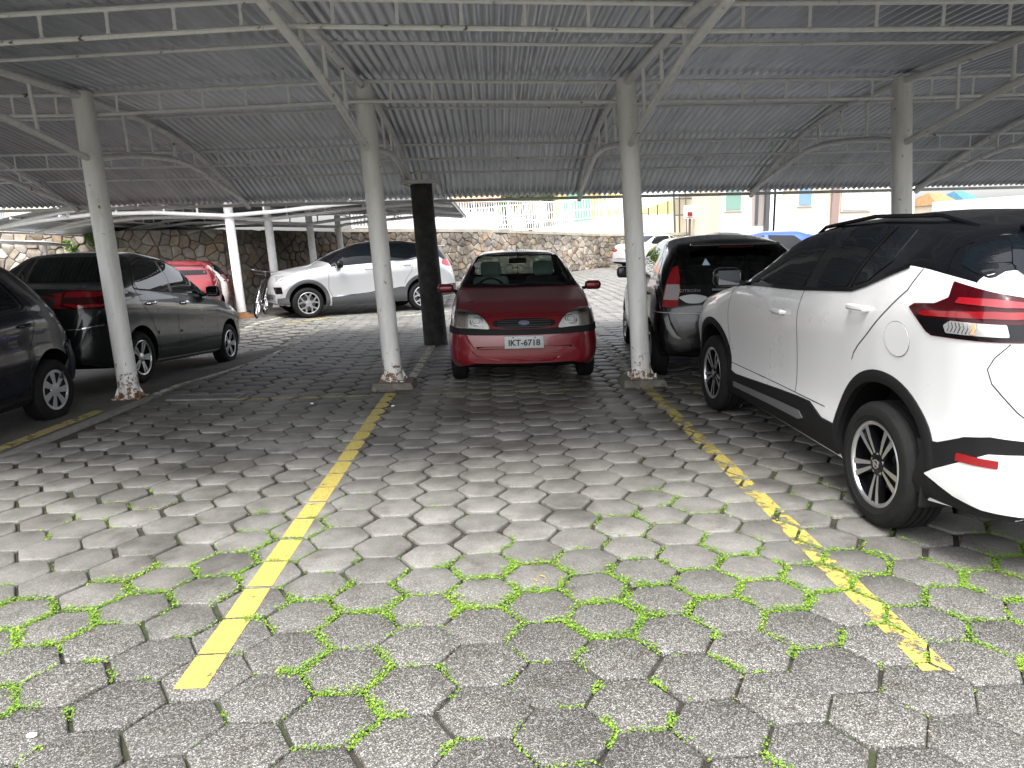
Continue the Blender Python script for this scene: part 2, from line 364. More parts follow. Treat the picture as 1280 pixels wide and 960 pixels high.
me.polygons.foreach_set('use_smooth', [True]*len(me.polygons)); me.set_sharp_from_angle(angle=math.radians(50))
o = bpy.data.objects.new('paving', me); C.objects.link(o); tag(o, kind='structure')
print('pavers', len(HEX))

def _asph(t, p, tc):
    ob = tc.outputs['Object']; n = N(t, 'ShaderNodeTexNoise', Scale=1.3, Detail=7.0, Roughness=.65); t.links.new(ob, n.inputs['Vector'])
    n2 = N(t, 'ShaderNodeTexVoronoi', Scale=140.0); t.links.new(ob, n2.inputs['Vector'])
    r = ramp(t, [(.3, (.045, .043, .04)), (.55, (.085, .08, .072)), (.8, (.14, .13, .115))]); t.links.new(n.outputs[0], r.inputs[0])
    sc = N(t, 'ShaderNodeSeparateColor'); t.links.new(n2.outputs['Color'], sc.inputs[0])
    m2 = N(t, 'ShaderNodeMapRange'); m2.inputs[3].default_value = .65; m2.inputs[4].default_value = 1.5; t.links.new(sc.outputs[0], m2.inputs[0])
    v = N(t, 'ShaderNodeVectorMath', operation='SCALE'); t.links.new(r.outputs[0], v.inputs[0]); t.links.new(m2.outputs[0], v.inputs['Scale']); t.links.new(v.outputs[0], p.inputs['Base Color'])
M_asph = mat('asphalt', rough=.8, bump=.4, bscale=150, fn=_asph)
mb = MB(); ys = list(np.arange(-6, 11.61, .2)); vs = []
for y in ys:
    for k in range(12):
        ex = float(edge_x(y))-.02; x = ex-(k*1.1 if k else 0)
        vs.append((x, y, float(ground(x, y))-.004))
mb.add(vs, [(j*12+i+1, j*12+i, (j+1)*12+i, (j+1)*12+i+1) for j in range(len(ys)-1) for i in range(11)])
tag(mb.build('asphalt_lane', M_asph), kind='structure')
# narrow concrete strip between lane and pavers
mb = MB(); vs = []
for y in ys:
    ex = float(edge_x(y)); g = float(ground(ex, y))
    vs += [(ex-.06, y, g-.03), (ex-.055, y, g+.004), (ex+.05, y, g+.006), (ex+.06, y, g-.03)]
mb.add(vs, [(j*4+i, j*4+i+1, (j+1)*4+i+1, (j+1)*4+i) for j in range(len(ys)-1) for i in range(3)])
tag(mb.build('kerb_strip', mat('kerb_concrete', (.17, .165, .15), .9, var=.35, vscale=9, bump=.5, bscale=60)), kind='structure')

# painted lines: they lie on the pavers' tops and break at the joints
def _yel(base, thr, sc=9.0):
    def fn(t, p, tc):
        ob = tc.outputs['Object']; n = N(t, 'ShaderNodeTexNoise', Scale=sc, Detail=9.0, Roughness=.75); t.links.new(ob, n.inputs['Vector'])
        n2 = N(t, 'ShaderNodeTexNoise', Scale=70.0, Detail=3.0); t.links.new(ob, n2.inputs['Vector'])
        r2 = N(t, 'ShaderNodeMapRange'); r2.inputs[1].default_value = .3; r2.inputs[2].default_value = .7; r2.inputs[3].default_value = .62; r2.inputs[4].default_value = 1.1; t.links.new(n2.outputs[0], r2.inputs[0])
        v = N(t, 'ShaderNodeVectorMath', operation='SCALE'); v.inputs[0].default_value = base; t.links.new(r2.outputs[0], v.inputs['Scale']); t.links.new(v.outputs[0], p.inputs['Base Color'])
        r = ramp(t, [(thr, (0, 0, 0)), (thr+.05, (1, 1, 1))]); t.links.new(n.outputs[0], r.inputs[0]); t.links.new(r.outputs[0], p.inputs['Alpha'])
    return fn
M_yel = mat('yellow_road_paint', rough=.6, fn=_yel((.44, .36, .09), .36))
M_yelworn = mat('yellow_road_paint_worn', rough=.6, fn=_yel((.44, .36, .09), .45, 6.0))
M_yelfade = mat('yellow_road_paint_faded', rough=.7, fn=_yel((.36, .30, .12), .42, 7.0))
M_pale = mat('pale_road_paint', rough=.7, fn=_yel((.55, .53, .42), .44, 8.0))
def clip_poly(poly, a, b, c):   # keep ax+by<=c
    out = []
    for i in range(len(poly)):
        p, q = poly[i], poly[(i+1) % len(poly)]; dp = a*p[0]+b*p[1]-c; dq = a*q[0]+b*q[1]-c
        if dp <= 0: out.append(p)
        if dp*dq < 0:
            s_ = dp/(dp-dq); out.append((p[0]+(q[0]-p[0])*s_, p[1]+(q[1]-p[1])*s_))
    return out
def painted_line(a, b, w, m, name='parking_line', shrink=.995):
    a = Vector(a); b = Vector(b); d = (b-a).normalized(); n = Vector((-d.y, d.x)); mb = MB()
    for (cx, cy, z, tx, ty, ring) in HEX:
        q = Vector((cx, cy))-a
        if abs(q.dot(n)) > w/2+.2 or q.dot(d) < -.2 or q.dot(d) > (b-a).length+.2: continue
        poly = [(cx+r.x*shrink, cy+r.y*shrink) for r in ring]
        for (A, B, Cc) in ((n.x, n.y, n.dot(a)+w/2), (-n.x, -n.y, -n.dot(a)+w/2), (-d.x, -d.y, -d.dot(a)), (d.x, d.y, d.dot(b))):
            poly = clip_poly(poly, A, B, Cc)
            if len(poly) < 3: break
        if len(poly) >= 3:
            mb.add([(x, y, z+.0022+tx*(x-cx)+ty*(y-cy)) for x, y in poly], [tuple(range(len(poly)))])
    return tag(mb.build(name, m, smooth=0, fix=False), kind='structure')
painted_line((-1.125, 2.27), (-1.125, 7.25), .115, M_yel)
painted_line((1.52, 2.22), (1.52, 7.15), .115, M_yelworn)
painted_line((-1.0, 7.95), (-.99, 10.6), .10, M_pale)
painted_line((1.52, 7.6), (1.52, 11.2), .10, M_pale)
painted_line((-2.75, 7.12), (-1.3, 7.12), .07, M_yelfade)
painted_line((-.8, 7.12), (1.2, 7.12), .05, M_yelfade)
painted_line((1.9, 7.05), (4, 7.05), .10, M_yelfade)
a = at_z(272, 415); b = at_z(372, 392); painted_line((a.x, a.y), (b.x, b.y), .1, M_pale)
a = at_z(355, 404); b = at_z(418, 397); painted_line((a.x, a.y), (b.x, b.y), .12, M_yel)
a = at_z(500, 395); b = at_z(560, 389); painted_line((a.x, a.y), (b.x, b.y), .12, M_pale)
def lane_line(pts, w, m, dz):
    mb = MB(); vs = []
    for (x, y) in pts: vs += [(x-w/2, y, float(ground(x, y))+dz), (x+w/2, y, float(ground(x, y))+dz)]
    mb.add(vs, [(2*i, 2*i+1, 2*i+3, 2*i+2) for i in range(len(pts)-1)])
    tag(mb.build('parking_line', m, smooth=0), kind='structure')
lane_line([(float(edge_x(y))-.17-.01*(7-y), y) for y in np.arange(3.2, 7.0, .2)], .13, M_yelfade, .0005)
lane_line([(float(edge_x(y))-.01, y) for y in np.arange(7.4, 11.1, .2)], .085, M_pale, .0085)
# stencilled bay number on one paver
cu = bpy.data.curves.new('bay_number', 'FONT'); cu.body = '01'; cu.size = .13; cu.space_character = 1.5
to = bpy.data.objects.new('bay_number', cu); C.objects.link(to); bpy.context.view_layer.update()
tm = bpy.data.meshes.new_from_object(to); bpy.data.objects.remove(to)
to = bpy.data.objects.new('bay_number', tm); C.objects.link(to)
q = at_z(667, 731); to.location = (q.x, q.y, .0035); tm.materials.clear(); tm.materials.append(mat('yellow_stencil', rough=.6, fn=_yel((.50, .38, .06), .50, 30.0)))
tag(to, kind='structure')
# drain grate
q = at_z(258, 497); dg = thing('drain_grate', 'grey slotted drain grate set in the pavers right of the leaning left column', 'drain grate', (q.x, q.y, .006), -.05)
mb = MB(); Wd, Dd = .72, .24
for k in range(25): mb.box((-Wd/2+.02+k*(Wd-.04)/24, 0, 0), (.012, Dd-.02, .012))
mb.build('bars', mat('grate_metal', (.20, .20, .19), .6, metal=.4, var=.3, vscale=20), dg)
mb = MB(); mb.box((0, Dd/2, 0), (Wd, .02, .018)).box((0, -Dd/2, 0), (Wd, .02, .018)).box((-Wd/2, 0, 0), (.02, Dd-.02, .016)).box((Wd/2, 0, 0), (.02, Dd-.02, .016))
mb.build('frame', MATS['grate_metal'], dg)

# moss in the joints: many small leaf faces
def moss():
    r = random.Random(5); vs = []; fs = []
    for (cx, cy, z, tx, ty, ring) in HEX:
        if cy > 6.2 or cy < .6 or abs(cx) > .8+cy*.85: continue
        n = len(ring)
        for k in range(n):
            p = ring[k]*1.03; q = ring[(k+1) % n]*1.03; L = (q-p).length
            mx, my = cx+(p.x+q.x)/2, cy+(p.y+q.y)/2
            v = mnoise.noise(Vector((mx*1.15+7, my*1.15, 0)))*.75+mnoise.noise(Vector((mx*3.3, my*3.3, 4)))*.55
            band = math.exp(-((my-2.70)/.75)**2)*.55-.38-(.30 if my > 4.3 else 0)+(.1 if mx > .6 and my < 4.6 else 0)
            dens = v+band+r.gauss(0, .22)
            if dens < .08: continue
            dens = min(1, dens*2.6)
            for _ in range(int(L*(1300 if my < 3.2 else 800)*dens*(.5+r.random()))):
                u = r.random(); wd = r.gauss(0, .006+.006*dens)
                px = cx+p.x+(q.x-p.x)*u; py = cy+p.y+(q.y-p.y)*u
                nn = Vector((px-cx, py-cy)).normalized(); px += nn.x*wd; py += nn.y*wd
                inside = max(0, -wd-.002)
                h = z-.012+r.random()*(.008+.012*dens)+(.006 if inside else 0); s = .002+.0038*r.random()
                a = r.random()*6.28; tl = r.uniform(-.5, .9)
                dx, dy = math.cos(a)*s, math.sin(a)*s; ex, ey = -math.sin(a)*s*.8, math.cos(a)*s*.8; hz = s*tl
                o = len(vs)
                vs += [(px-dx, py-dy, h), (px+ex, py+ey, h+hz*.5+.001), (px+dx, py+dy, h+hz+.002), (px-ex, py-ey, h+hz*.5+.001)]; fs.append((o, o+1, o+2, o+3))
    me = bpy.data.meshes.new('moss'); me.from_pydata(vs, [], fs)
    def fn(t, p, tc):
        g = N(t, 'ShaderNodeNewGeometry'); r = ramp(t, [(0, (.045, .085, .010)), (.5, (.11, .21, .015)), (.85, (.20, .33, .03)), (.97, (.33, .32, .06))])
        n = N(t, 'ShaderNodeTexNoise', Scale=2.5, Detail=3.0); t.links.new(tc.outputs['Object'], n.inputs['Vector'])
        a = N(t, 'ShaderNodeMath', operation='MULTIPLY_ADD'); t.links.new(g.outputs['Random Per Island'], a.inputs[0]); a.inputs[1].default_value = .6
        b = N(t, 'ShaderNodeMath', operation='MULTIPLY'); t.links.new(n.outputs[0], b.inputs[0]); b.inputs[1].default_value = .55; t.links.new(b.outputs[0], a.inputs[2])
        t.links.new(a.outputs[0], r.inputs[0]); t.links.new(r.outputs[0], p.inputs['Base Color'])
    me.materials.append(mat('moss', rough=.7, fn=fn)); o = bpy.data.objects.new('moss', me); C.objects.link(o)
    tag(o, 'bright green moss growing along the joints between the pavers', 'moss', kind='stuff'); print('moss', len(fs))
moss()
# dirt, leaves and crumbs caught in the joints
def litter():
    r = random.Random(9); vs = []; fs = []
    for (cx, cy, z, tx, ty, ring) in HEX:
        if cy > 9 or cy < .6 or abs(cx) > .8+cy*.85: continue
        for _ in range(4):
            k = r.randrange(len(ring)); p = ring[k].lerp(ring[(k+1) % len(ring)], r.random())*r.uniform(.97, 1.06)
            px, py = cx+p.x, cy+p.y; s = r.uniform(.002, .006); o = len(vs); h = z-.002
            for kk in range(5): vs.append((px+math.cos(kk*1.256)*s*r.uniform(.5, 1.2), py+math.sin(kk*1.256)*s*r.uniform(.5, 1.2), h+r.uniform(0, .004)))
            fs.append(tuple(range(o, o+5)))
    me = bpy.data.meshes.new('grit'); me.from_pydata(vs, [], fs)
    def fn(t, p, tc):
        g = N(t, 'ShaderNodeNewGeometry'); r = ramp(t, [(0, (.03, .025, .02)), (.7, (.10, .07, .04)), (1, (.3, .24, .15))]); t.links.new(g.outputs['Random Per Island'], r.inputs[0]); t.links.new(r.outputs[0], p.inputs['Base Color'])
    me.materials.append(mat('grit', rough=.9, fn=fn)); o = bpy.data.objects.new('grit', me); C.objects.link(o)
    tag(o, 'brown grit and crumbs caught between the pavers', 'grit', kind='stuff')
litter()


# ------------------------------------------------------------ the big carport
AY = [2.9, 3.3, 4.15, 5.0, 6.15, 7.6, 8.8, 9.6, 10.3, 11.1, 12.0, 12.6]
AZ = [2.70, 2.79, 2.94, 3.05, 3.08, 3.10, 3.06, 2.98, 2.82, 2.56, 2.20, 1.97]
def arch(y): return float(np.interp(y, AY, AZ))
TX = [-9.35, -6.62, -3.876, -1.138, 1.514, 4.35, 7.1, 9.9]
TOFF = {1: 0, 2: -.03, 3: .05, 4: -.01, 5: -.03}
CY = [7.6, 7.55, 7.376, 7.577, 7.36, 7.45, 7.5, 7.5]
def toff(i, y): return TOFF.get(i, 0)*(1-max(0, (y-7.5)/4.5)) if y > 7.5 else TOFF.get(i, 0)*(1+(7.5-y)*.12)
def tx(i, z): return TX[i]+GX*z
def rx(x, y):   # roof height offset at any x
    xs = [TX[i]+GX*3 for i in range(8)]; return float(np.interp(x, xs, [toff(i, y) for i in range(8)]))
PY = [3.3, 4.15, 5.0, 6.15, 7.6, 8.8, 10.2, 11.1, 12.0]
cp = thing('carport', 'large white-painted steel carport with a curved corrugated metal roof over the near parking bays', 'carport', (TX[3], CY[3], 0))
O = Vector(cp.location)
def bld(mb, name, m, parent=cp, smooth=35, fix=True, org=None):
    org = O if org is None else org
    mb.v = [tuple(Vector(v)-org) for v in mb.v]; return mb.build(name, m, parent, smooth, fix)
# corrugated sheets, one mesh per row and bay, the farther row lapped under the nearer
PER = .088
def wave(x):
    s = math.sin(2*PI*x/PER); return .015*max(-1, min(1, s*1.35))
for k in range(len(PY)-1):
    for i in range(7):
        xa, xb = tx(i, 3), tx(i+1, 3); mb = MB(); vs = []
        y0, y1 = PY[k]-.09, PY[k+1]+.045
        n = int((xb-xa)/PER*7); gap = -.002
        rows = [(y0, arch(PY[k])+(arch(PY[k+1])-arch(PY[k]))*(-.09)/(PY[k+1]-PY[k])+.016), (PY[k], arch(PY[k])+.014), ((PY[k]+PY[k+1])/2, (arch(PY[k])+arch(PY[k+1]))/2), (y1, arch(PY[k+1])-.010)]
        for (y, z) in rows:
            for j in range(n+1):
                x = xa+gap+(xb-xa-2*gap)*j/n; vs.append((x, y, z+rx(x, y)+wave(x)+.036))
        m_ = n+1; cuts = [0, n//3+4, 2*n//3-5, n]
        for q in range(3):
            j0, j1 = max(0, cuts[q]-(4 if q else 0)), cuts[q+1]; w_ = j1-j0+1; sv = []
            for r in range(4):
                for j in range(j0, j1+1): v_ = vs[r*m_+j]; sv.append((v_[0], v_[1], v_[2]+(.0045 if q % 2 else 0)))
            mb = MB(); mb.add(sv, [(r*w_+j, r*w_+j+1, (r+1)*w_+j+1, (r+1)*w_+j) for r in range(3) for j in range(w_-1)])
            bld(mb, 'roof_sheet', M_zinc, smooth=60, fix=False)
# columns with foot plates
def column(x, y, top, r, parent, plinth=True, m=M_col, org=None, plate=.30):
    mb = MB(); z0 = float(ground(x, y)); base = z0+(.07 if plinth else .0)
    pts = [(x+GX*z, y+GY*z, z) for z in (base, base+.03, base+.5, (base+top)/2, top)]
    mb.tube(pts, [r*1.05, r*1.05, r, r, r], 28)
    c = bld(mb, 'column', m, parent, org=org)
    org_ = O if org is None else org
    mb = MB(); mb.box((x, y, base+.006), (plate*.9, plate*.8, .012))
    for a in (0, 90, 180, 270):
        R_ = Matrix.Rotation(math.radians(a+20), 3, 'Z'); d = R_ @ Vector((1, 0, 0)); w = R_ @ Vector((0, .004, 0))
        P0 = Vector((x, y, base+.012))+d*r; P1 = P0+d*.05; P2 = Vector((x+GX*.12, y, base+.13))+d*r*.98
        mb.add([P0-w, P1-w, P2-w, P0+w, P1+w, P2+w], [(0, 1, 2), (5, 4, 3), (0, 3, 4, 1), (1, 4, 5, 2), (2, 5, 3, 0)])
        b = Vector((x, y, base+.02))+(Matrix.Rotation(math.radians(45), 3, 'Z') @ d)*plate*.48; mb.lathe([(.0001, .03), (.011, .03), (.011, -.01)], 8, 0, 'z', b)
    mb.v = [tuple(Vector(v)-org_) for v in mb.v]; mb.build('foot_plate', m, c)
    if plinth:
        mb = MB(); w = plate/2+.06
        rr = random.Random(int(x*100)); n = 16; vs = []
        for zz, s in ((z0-.03, 1.12), (z0+.035, 1.08), (z0+.068, 1.0), (z0+.07, .9)):
            for q in range(n):
                a = 2*PI*q/n; cx_ = max(-1, min(1, 1.35*math.cos(a))); sy_ = max(-1, min(1, 1.35*math.sin(a)))
                vs.append((x+cx_*w*s*(1+rr.gauss(0, .03)), y+sy_*w*.85*s*(1+rr.gauss(0, .03)), zz))
        mb.add(vs, [(L*n+q, L*n+(q+1) % n, (L+1)*n+(q+1) % n, (L+1)*n+q) for L in range(3) for q in range(n)]+[tuple(3*n+q for q in range(n))])
        mb.v = [tuple(Vector(v)-org_) for v in mb.v]; mb.build('plinth', mat('plinth_concrete', (.13, .12, .10), .9, var=.5, vscale=14, bump=.7, bscale=50), c)
    return c
for i in range(1, 7):
    column(TX[i], CY[i], arch(7.6)+TOFF.get(i, 0)-.02, .098, cp, plinth=(i != 2))
# trusses
for i in range(1, 7):
    mb = MB(); X = lambda z: TX[i]+GX*z
    ys = list(np.arange(3.45, 12.01, .35))+[12.0]
    def Z(y): return arch(y)+toff(i, y)-.055
    up = [(X(Z(y)), y, Z(y)) for y in ys]; mb.tube(up, .036, 12)
    bld(mb, 'upper_chord', M_pipe)
    lz = {3.6: 2.78, 4.3: 2.85, 5.2: 2.79, 6.2: 2.66, 7.5: 2.43}
    mb = MB(); pts = [(X(z), y, z+toff(i, y)*.8) for y, z in lz.items()]; mb.tube(pts, .034, 12)
    fz = [(7.62, 2.44), (8.2, 2.53), (8.8, 2.59), (9.4, 2.62), (9.9, 2.60), (10.4, 2.52), (10.9, 2.42), (11.4, 2.32), (11.98, 2.22)]
    mb.tube([(X(z), y, z) for y, z in fz], .034, 12); bld(mb, 'lower_chord', M_pipe)
    for y in (4.5, 5.3, 6.0, 6.7, 8.3, 8.9, 9.5, 10.1, 10.7, 11.3):
        zl = float(np.interp(y, list(lz), list(lz.values())))+toff(i, y)*.8 if y < 7.5 else float(np.interp(y, [a for a, b in fz], [b for a, b in fz]))
        if Z(y)-zl > .08: bld(MB().tube([(X(zl), y, zl), (X(Z(y)), y, Z(y))], .017, 8), 'truss_strut', M_pipe)
# purlins: light ladder beams and single bars between the trusses
ladder = {2, 4, 6}
def flare(mb, x, y, z0, z1, w):
    # little flat strut, wider where it is welded on
    prof = [(z0, w*.85), (z0+.018, w*.5), (z1-.018, w*.5), (z1, w*.85)]
    vs = []
    for z, hw in prof: vs += [(x-hw, y-.005, z), (x+hw, y-.005, z), (x+hw, y+.005, z), (x-hw, y+.005, z)]
    fs = [(r*4+q, r*4+(q+1) % 4, (r+1)*4+(q+1) % 4, (r+1)*4+q) for r in range(3) for q in range(4)]
    mb.add(vs, fs)
for k, y in enumerate(PY):
    for i in range(7):
        xa, xb = tx(i, 3), tx(i+1, 3)
        za, zb = arch(y)+toff(i, y)-.012, arch(y)+toff(i+1, y)-.012
        mb = MB()
        if k == len(PY)-1:
            mb.bar((xa, y, za-.01), (xb, y, zb-.01), .05, .045); bld(mb, 'eave_bar', M_steel); continue
        if k in ladder:
            dz = .19 if k != 2 else .165
            mb.tube([(xa, y, za-.018), (xb, y, zb-.018)], .017, 8).tube([(xa, y, za-dz-.018), (xb, y, zb-dz-.018)], .017, 8)
            n = 6 if k != 6 else 6
            for j in range(n):
                f = (j+.7)/(n+.4); x = xa+(xb-xa)*f; z = za+(zb-za)*f
                flare(mb, x, y, z-dz-.005, z-.03, .021)
        else: mb.tube([(xa, y, za-.014), (xb, y, zb-.014)], .014, 8)
        bld(mb, 'purlin', M_pipe)
# bracket over the dark pillar
mb = MB(); mb.box((-1.07, 10.72, 2.385), (.56, .12, .05)).bar((-1.33, 10.72, 2.38), (-1.22, 11.7, 2.36), .05, .07).bar((-.82, 10.72, 2.38), (-.86, 11.9, 2.30), .05, .07)
mb.bar((-1.07, 10.72, 2.4), (-1.1, 10.72, 2.55), .05, .05); bld(mb, 'bracket', M_steel)
pl = thing('concrete_pillar', 'thick dark round concrete pillar standing beside the dark red hatchback', 'pillar', (-.945, 10.75, 0))
mb = MB(); mb.tube([(GX*z, GY*z, z) for z in (0, .02, .6, 1.4, 2.2, 2.355)], [.19, .18, .172, .165, .16, .162], 32)
mb.build('shaft', mat('dark_concrete', (.028, .027, .026), .8, var=.8, vscale=7, bump=.6, bscale=30), pl)

# ------------------------------------------------------------ second carport behind, left
c2 = thing('carport', 'white-columned curved carport behind the silver crossover, in front of the stone wall', 'carport', (-5.57, 15.65, 0))
O2 = Vector(c2.location)
RXs = [-10.9, -10.0, -9.0, -7.5, -6.0, -4.5, -3.0, -1.8, -.95]; RZs = [1.98, 2.22, 2.39, 2.53, 2.60, 2.62, 2.60, 2.53, 2.42]
def rz2(x): return float(np.interp(x, RXs, RZs))
M_white = mat('white_painted_steel', (.74, .74, .72), .45, var=.1, vscale=6)
def bl2(mb, name, m, parent=c2, **k): return bld(mb, name, m, parent, org=O2, **k)
FY = [15.65, 17.35, 20.3, 22.6]; FXc = [-5.57, -5.28, -5.05, -4.75]
def sy2(y): return (y-15.65)*-.018      # roof falls a little with depth
for a_ in range(len(FY)):
    y = FY[a_]; mb = MB()
    mb.tube([(x, y, rz2(x)-.05+sy2(y)) for x in np.arange(-10.8, -.9, .45)]+[(-.98, y, rz2(-.98)-.05+sy2(y))], .04, 10); bl2(mb, 'upper_chord', M_white)
    xc = FXc[a_]+GX*2.2; mb = MB()
    mb.tube([(x, y, z+sy2(y)) for x, z in ((-10.6, 2.02), (-9.6, 2.16), (-8.4, 2.27), (-7.2, 2.27), (xc, 2.17))], .042, 10)
    mb.tube([(x, y, z+sy2(y)) for x, z in ((xc, 2.17), (-4.6, 2.24), (-3.6, 2.33), (-2.5, 2.41), (-1.7, 2.44), (-1.0, 2.38))], .042, 10); bl2(mb, 'lower_chord', M_white)
    for x, z in ((-9, 2.22), (-8, 2.28), (-7, 2.26), (-6.3, 2.21), (-4.9, 2.21), (-4.0, 2.3), (-3.1, 2.37)):
        bl2(MB().tube([(x, y, z+sy2(y)), (x, y, rz2(x)-.06+sy2(y))], .02, 8), 'truss_strut', M_white)
for k in range(len(RXs)-1):
    mb = MB(); vs = []; xa, xb = RXs[k]-.04, RXs[k+1]+.04; Ys = np.arange(15.3, 24.0, .03)
    for x in (xa, xb):
        for y in Ys: vs.append((x, y, rz2(min(max(x, -10.9), -.95))+.012*math.sin(2*PI*y/.12)+sy2(y)+.02+(.006 if x == xb else 0)))
    n = len(Ys); mb.add(vs, [(j, j+1, n+j+1, n+j) for j in range(n-1)]); bl2(mb, 'roof_sheet', M_zinc, smooth=60, fix=False)
for x in RXs:
    mb = MB(); mb.tube([(x, 15.3, rz2(x)-.012), (x, 23.9, rz2(x)-.012+sy2(23.9))], .022, 8)
    if x in (-9.0, -7.5, -4.5, -3.0):
        mb.tube([(x, 15.3, rz2(x)-.16), (x, 23.9, rz2(x)-.16+sy2(23.9))], .018, 8)
        for y in np.arange(15.6, 23.6, .55): mb.box((x, y, rz2(x)-.09+sy2(y)), (.015, .04, .14))
    bl2(mb, 'purlin', M_white)
M_colw = mat('white_column_paint', (.78, .78, .76), .5, var=.12, vscale=8)
for j, (x, y) in enumerate(zip(FXc, FY)):
    c = column(x, y, 2.52+sy2(y), .095, c2, plinth=(j > 0), m=M_colw, org=O2, plate=.26)
# rusty foot of the first white column
mb = MB(); vs = []; n = 20; rr = random.Random(4)
for zz, s in ((-.01, .29), (.03, .24), (.07, .16), (.12, .112)):
    for q in range(n): a = 2*PI*q/n; vs.append((FXc[0]+GX*zz+math.cos(a)*s*(1+rr.gauss(0, .08)), FY[0]+math.sin(a)*s*.8, zz+rr.random()*.015))
mb.add(vs, [(L*n+q, L*n+(q+1) % n, (L+1)*n+(q+1) % n, (L+1)*n+q) for L in range(3) for q in range(n)])
bl2(mb, 'rusty_foot', mat('rust', (.20, .095, .04), .9, var=.5, vscale=15, bump=.5, bscale=60))

#@@S3

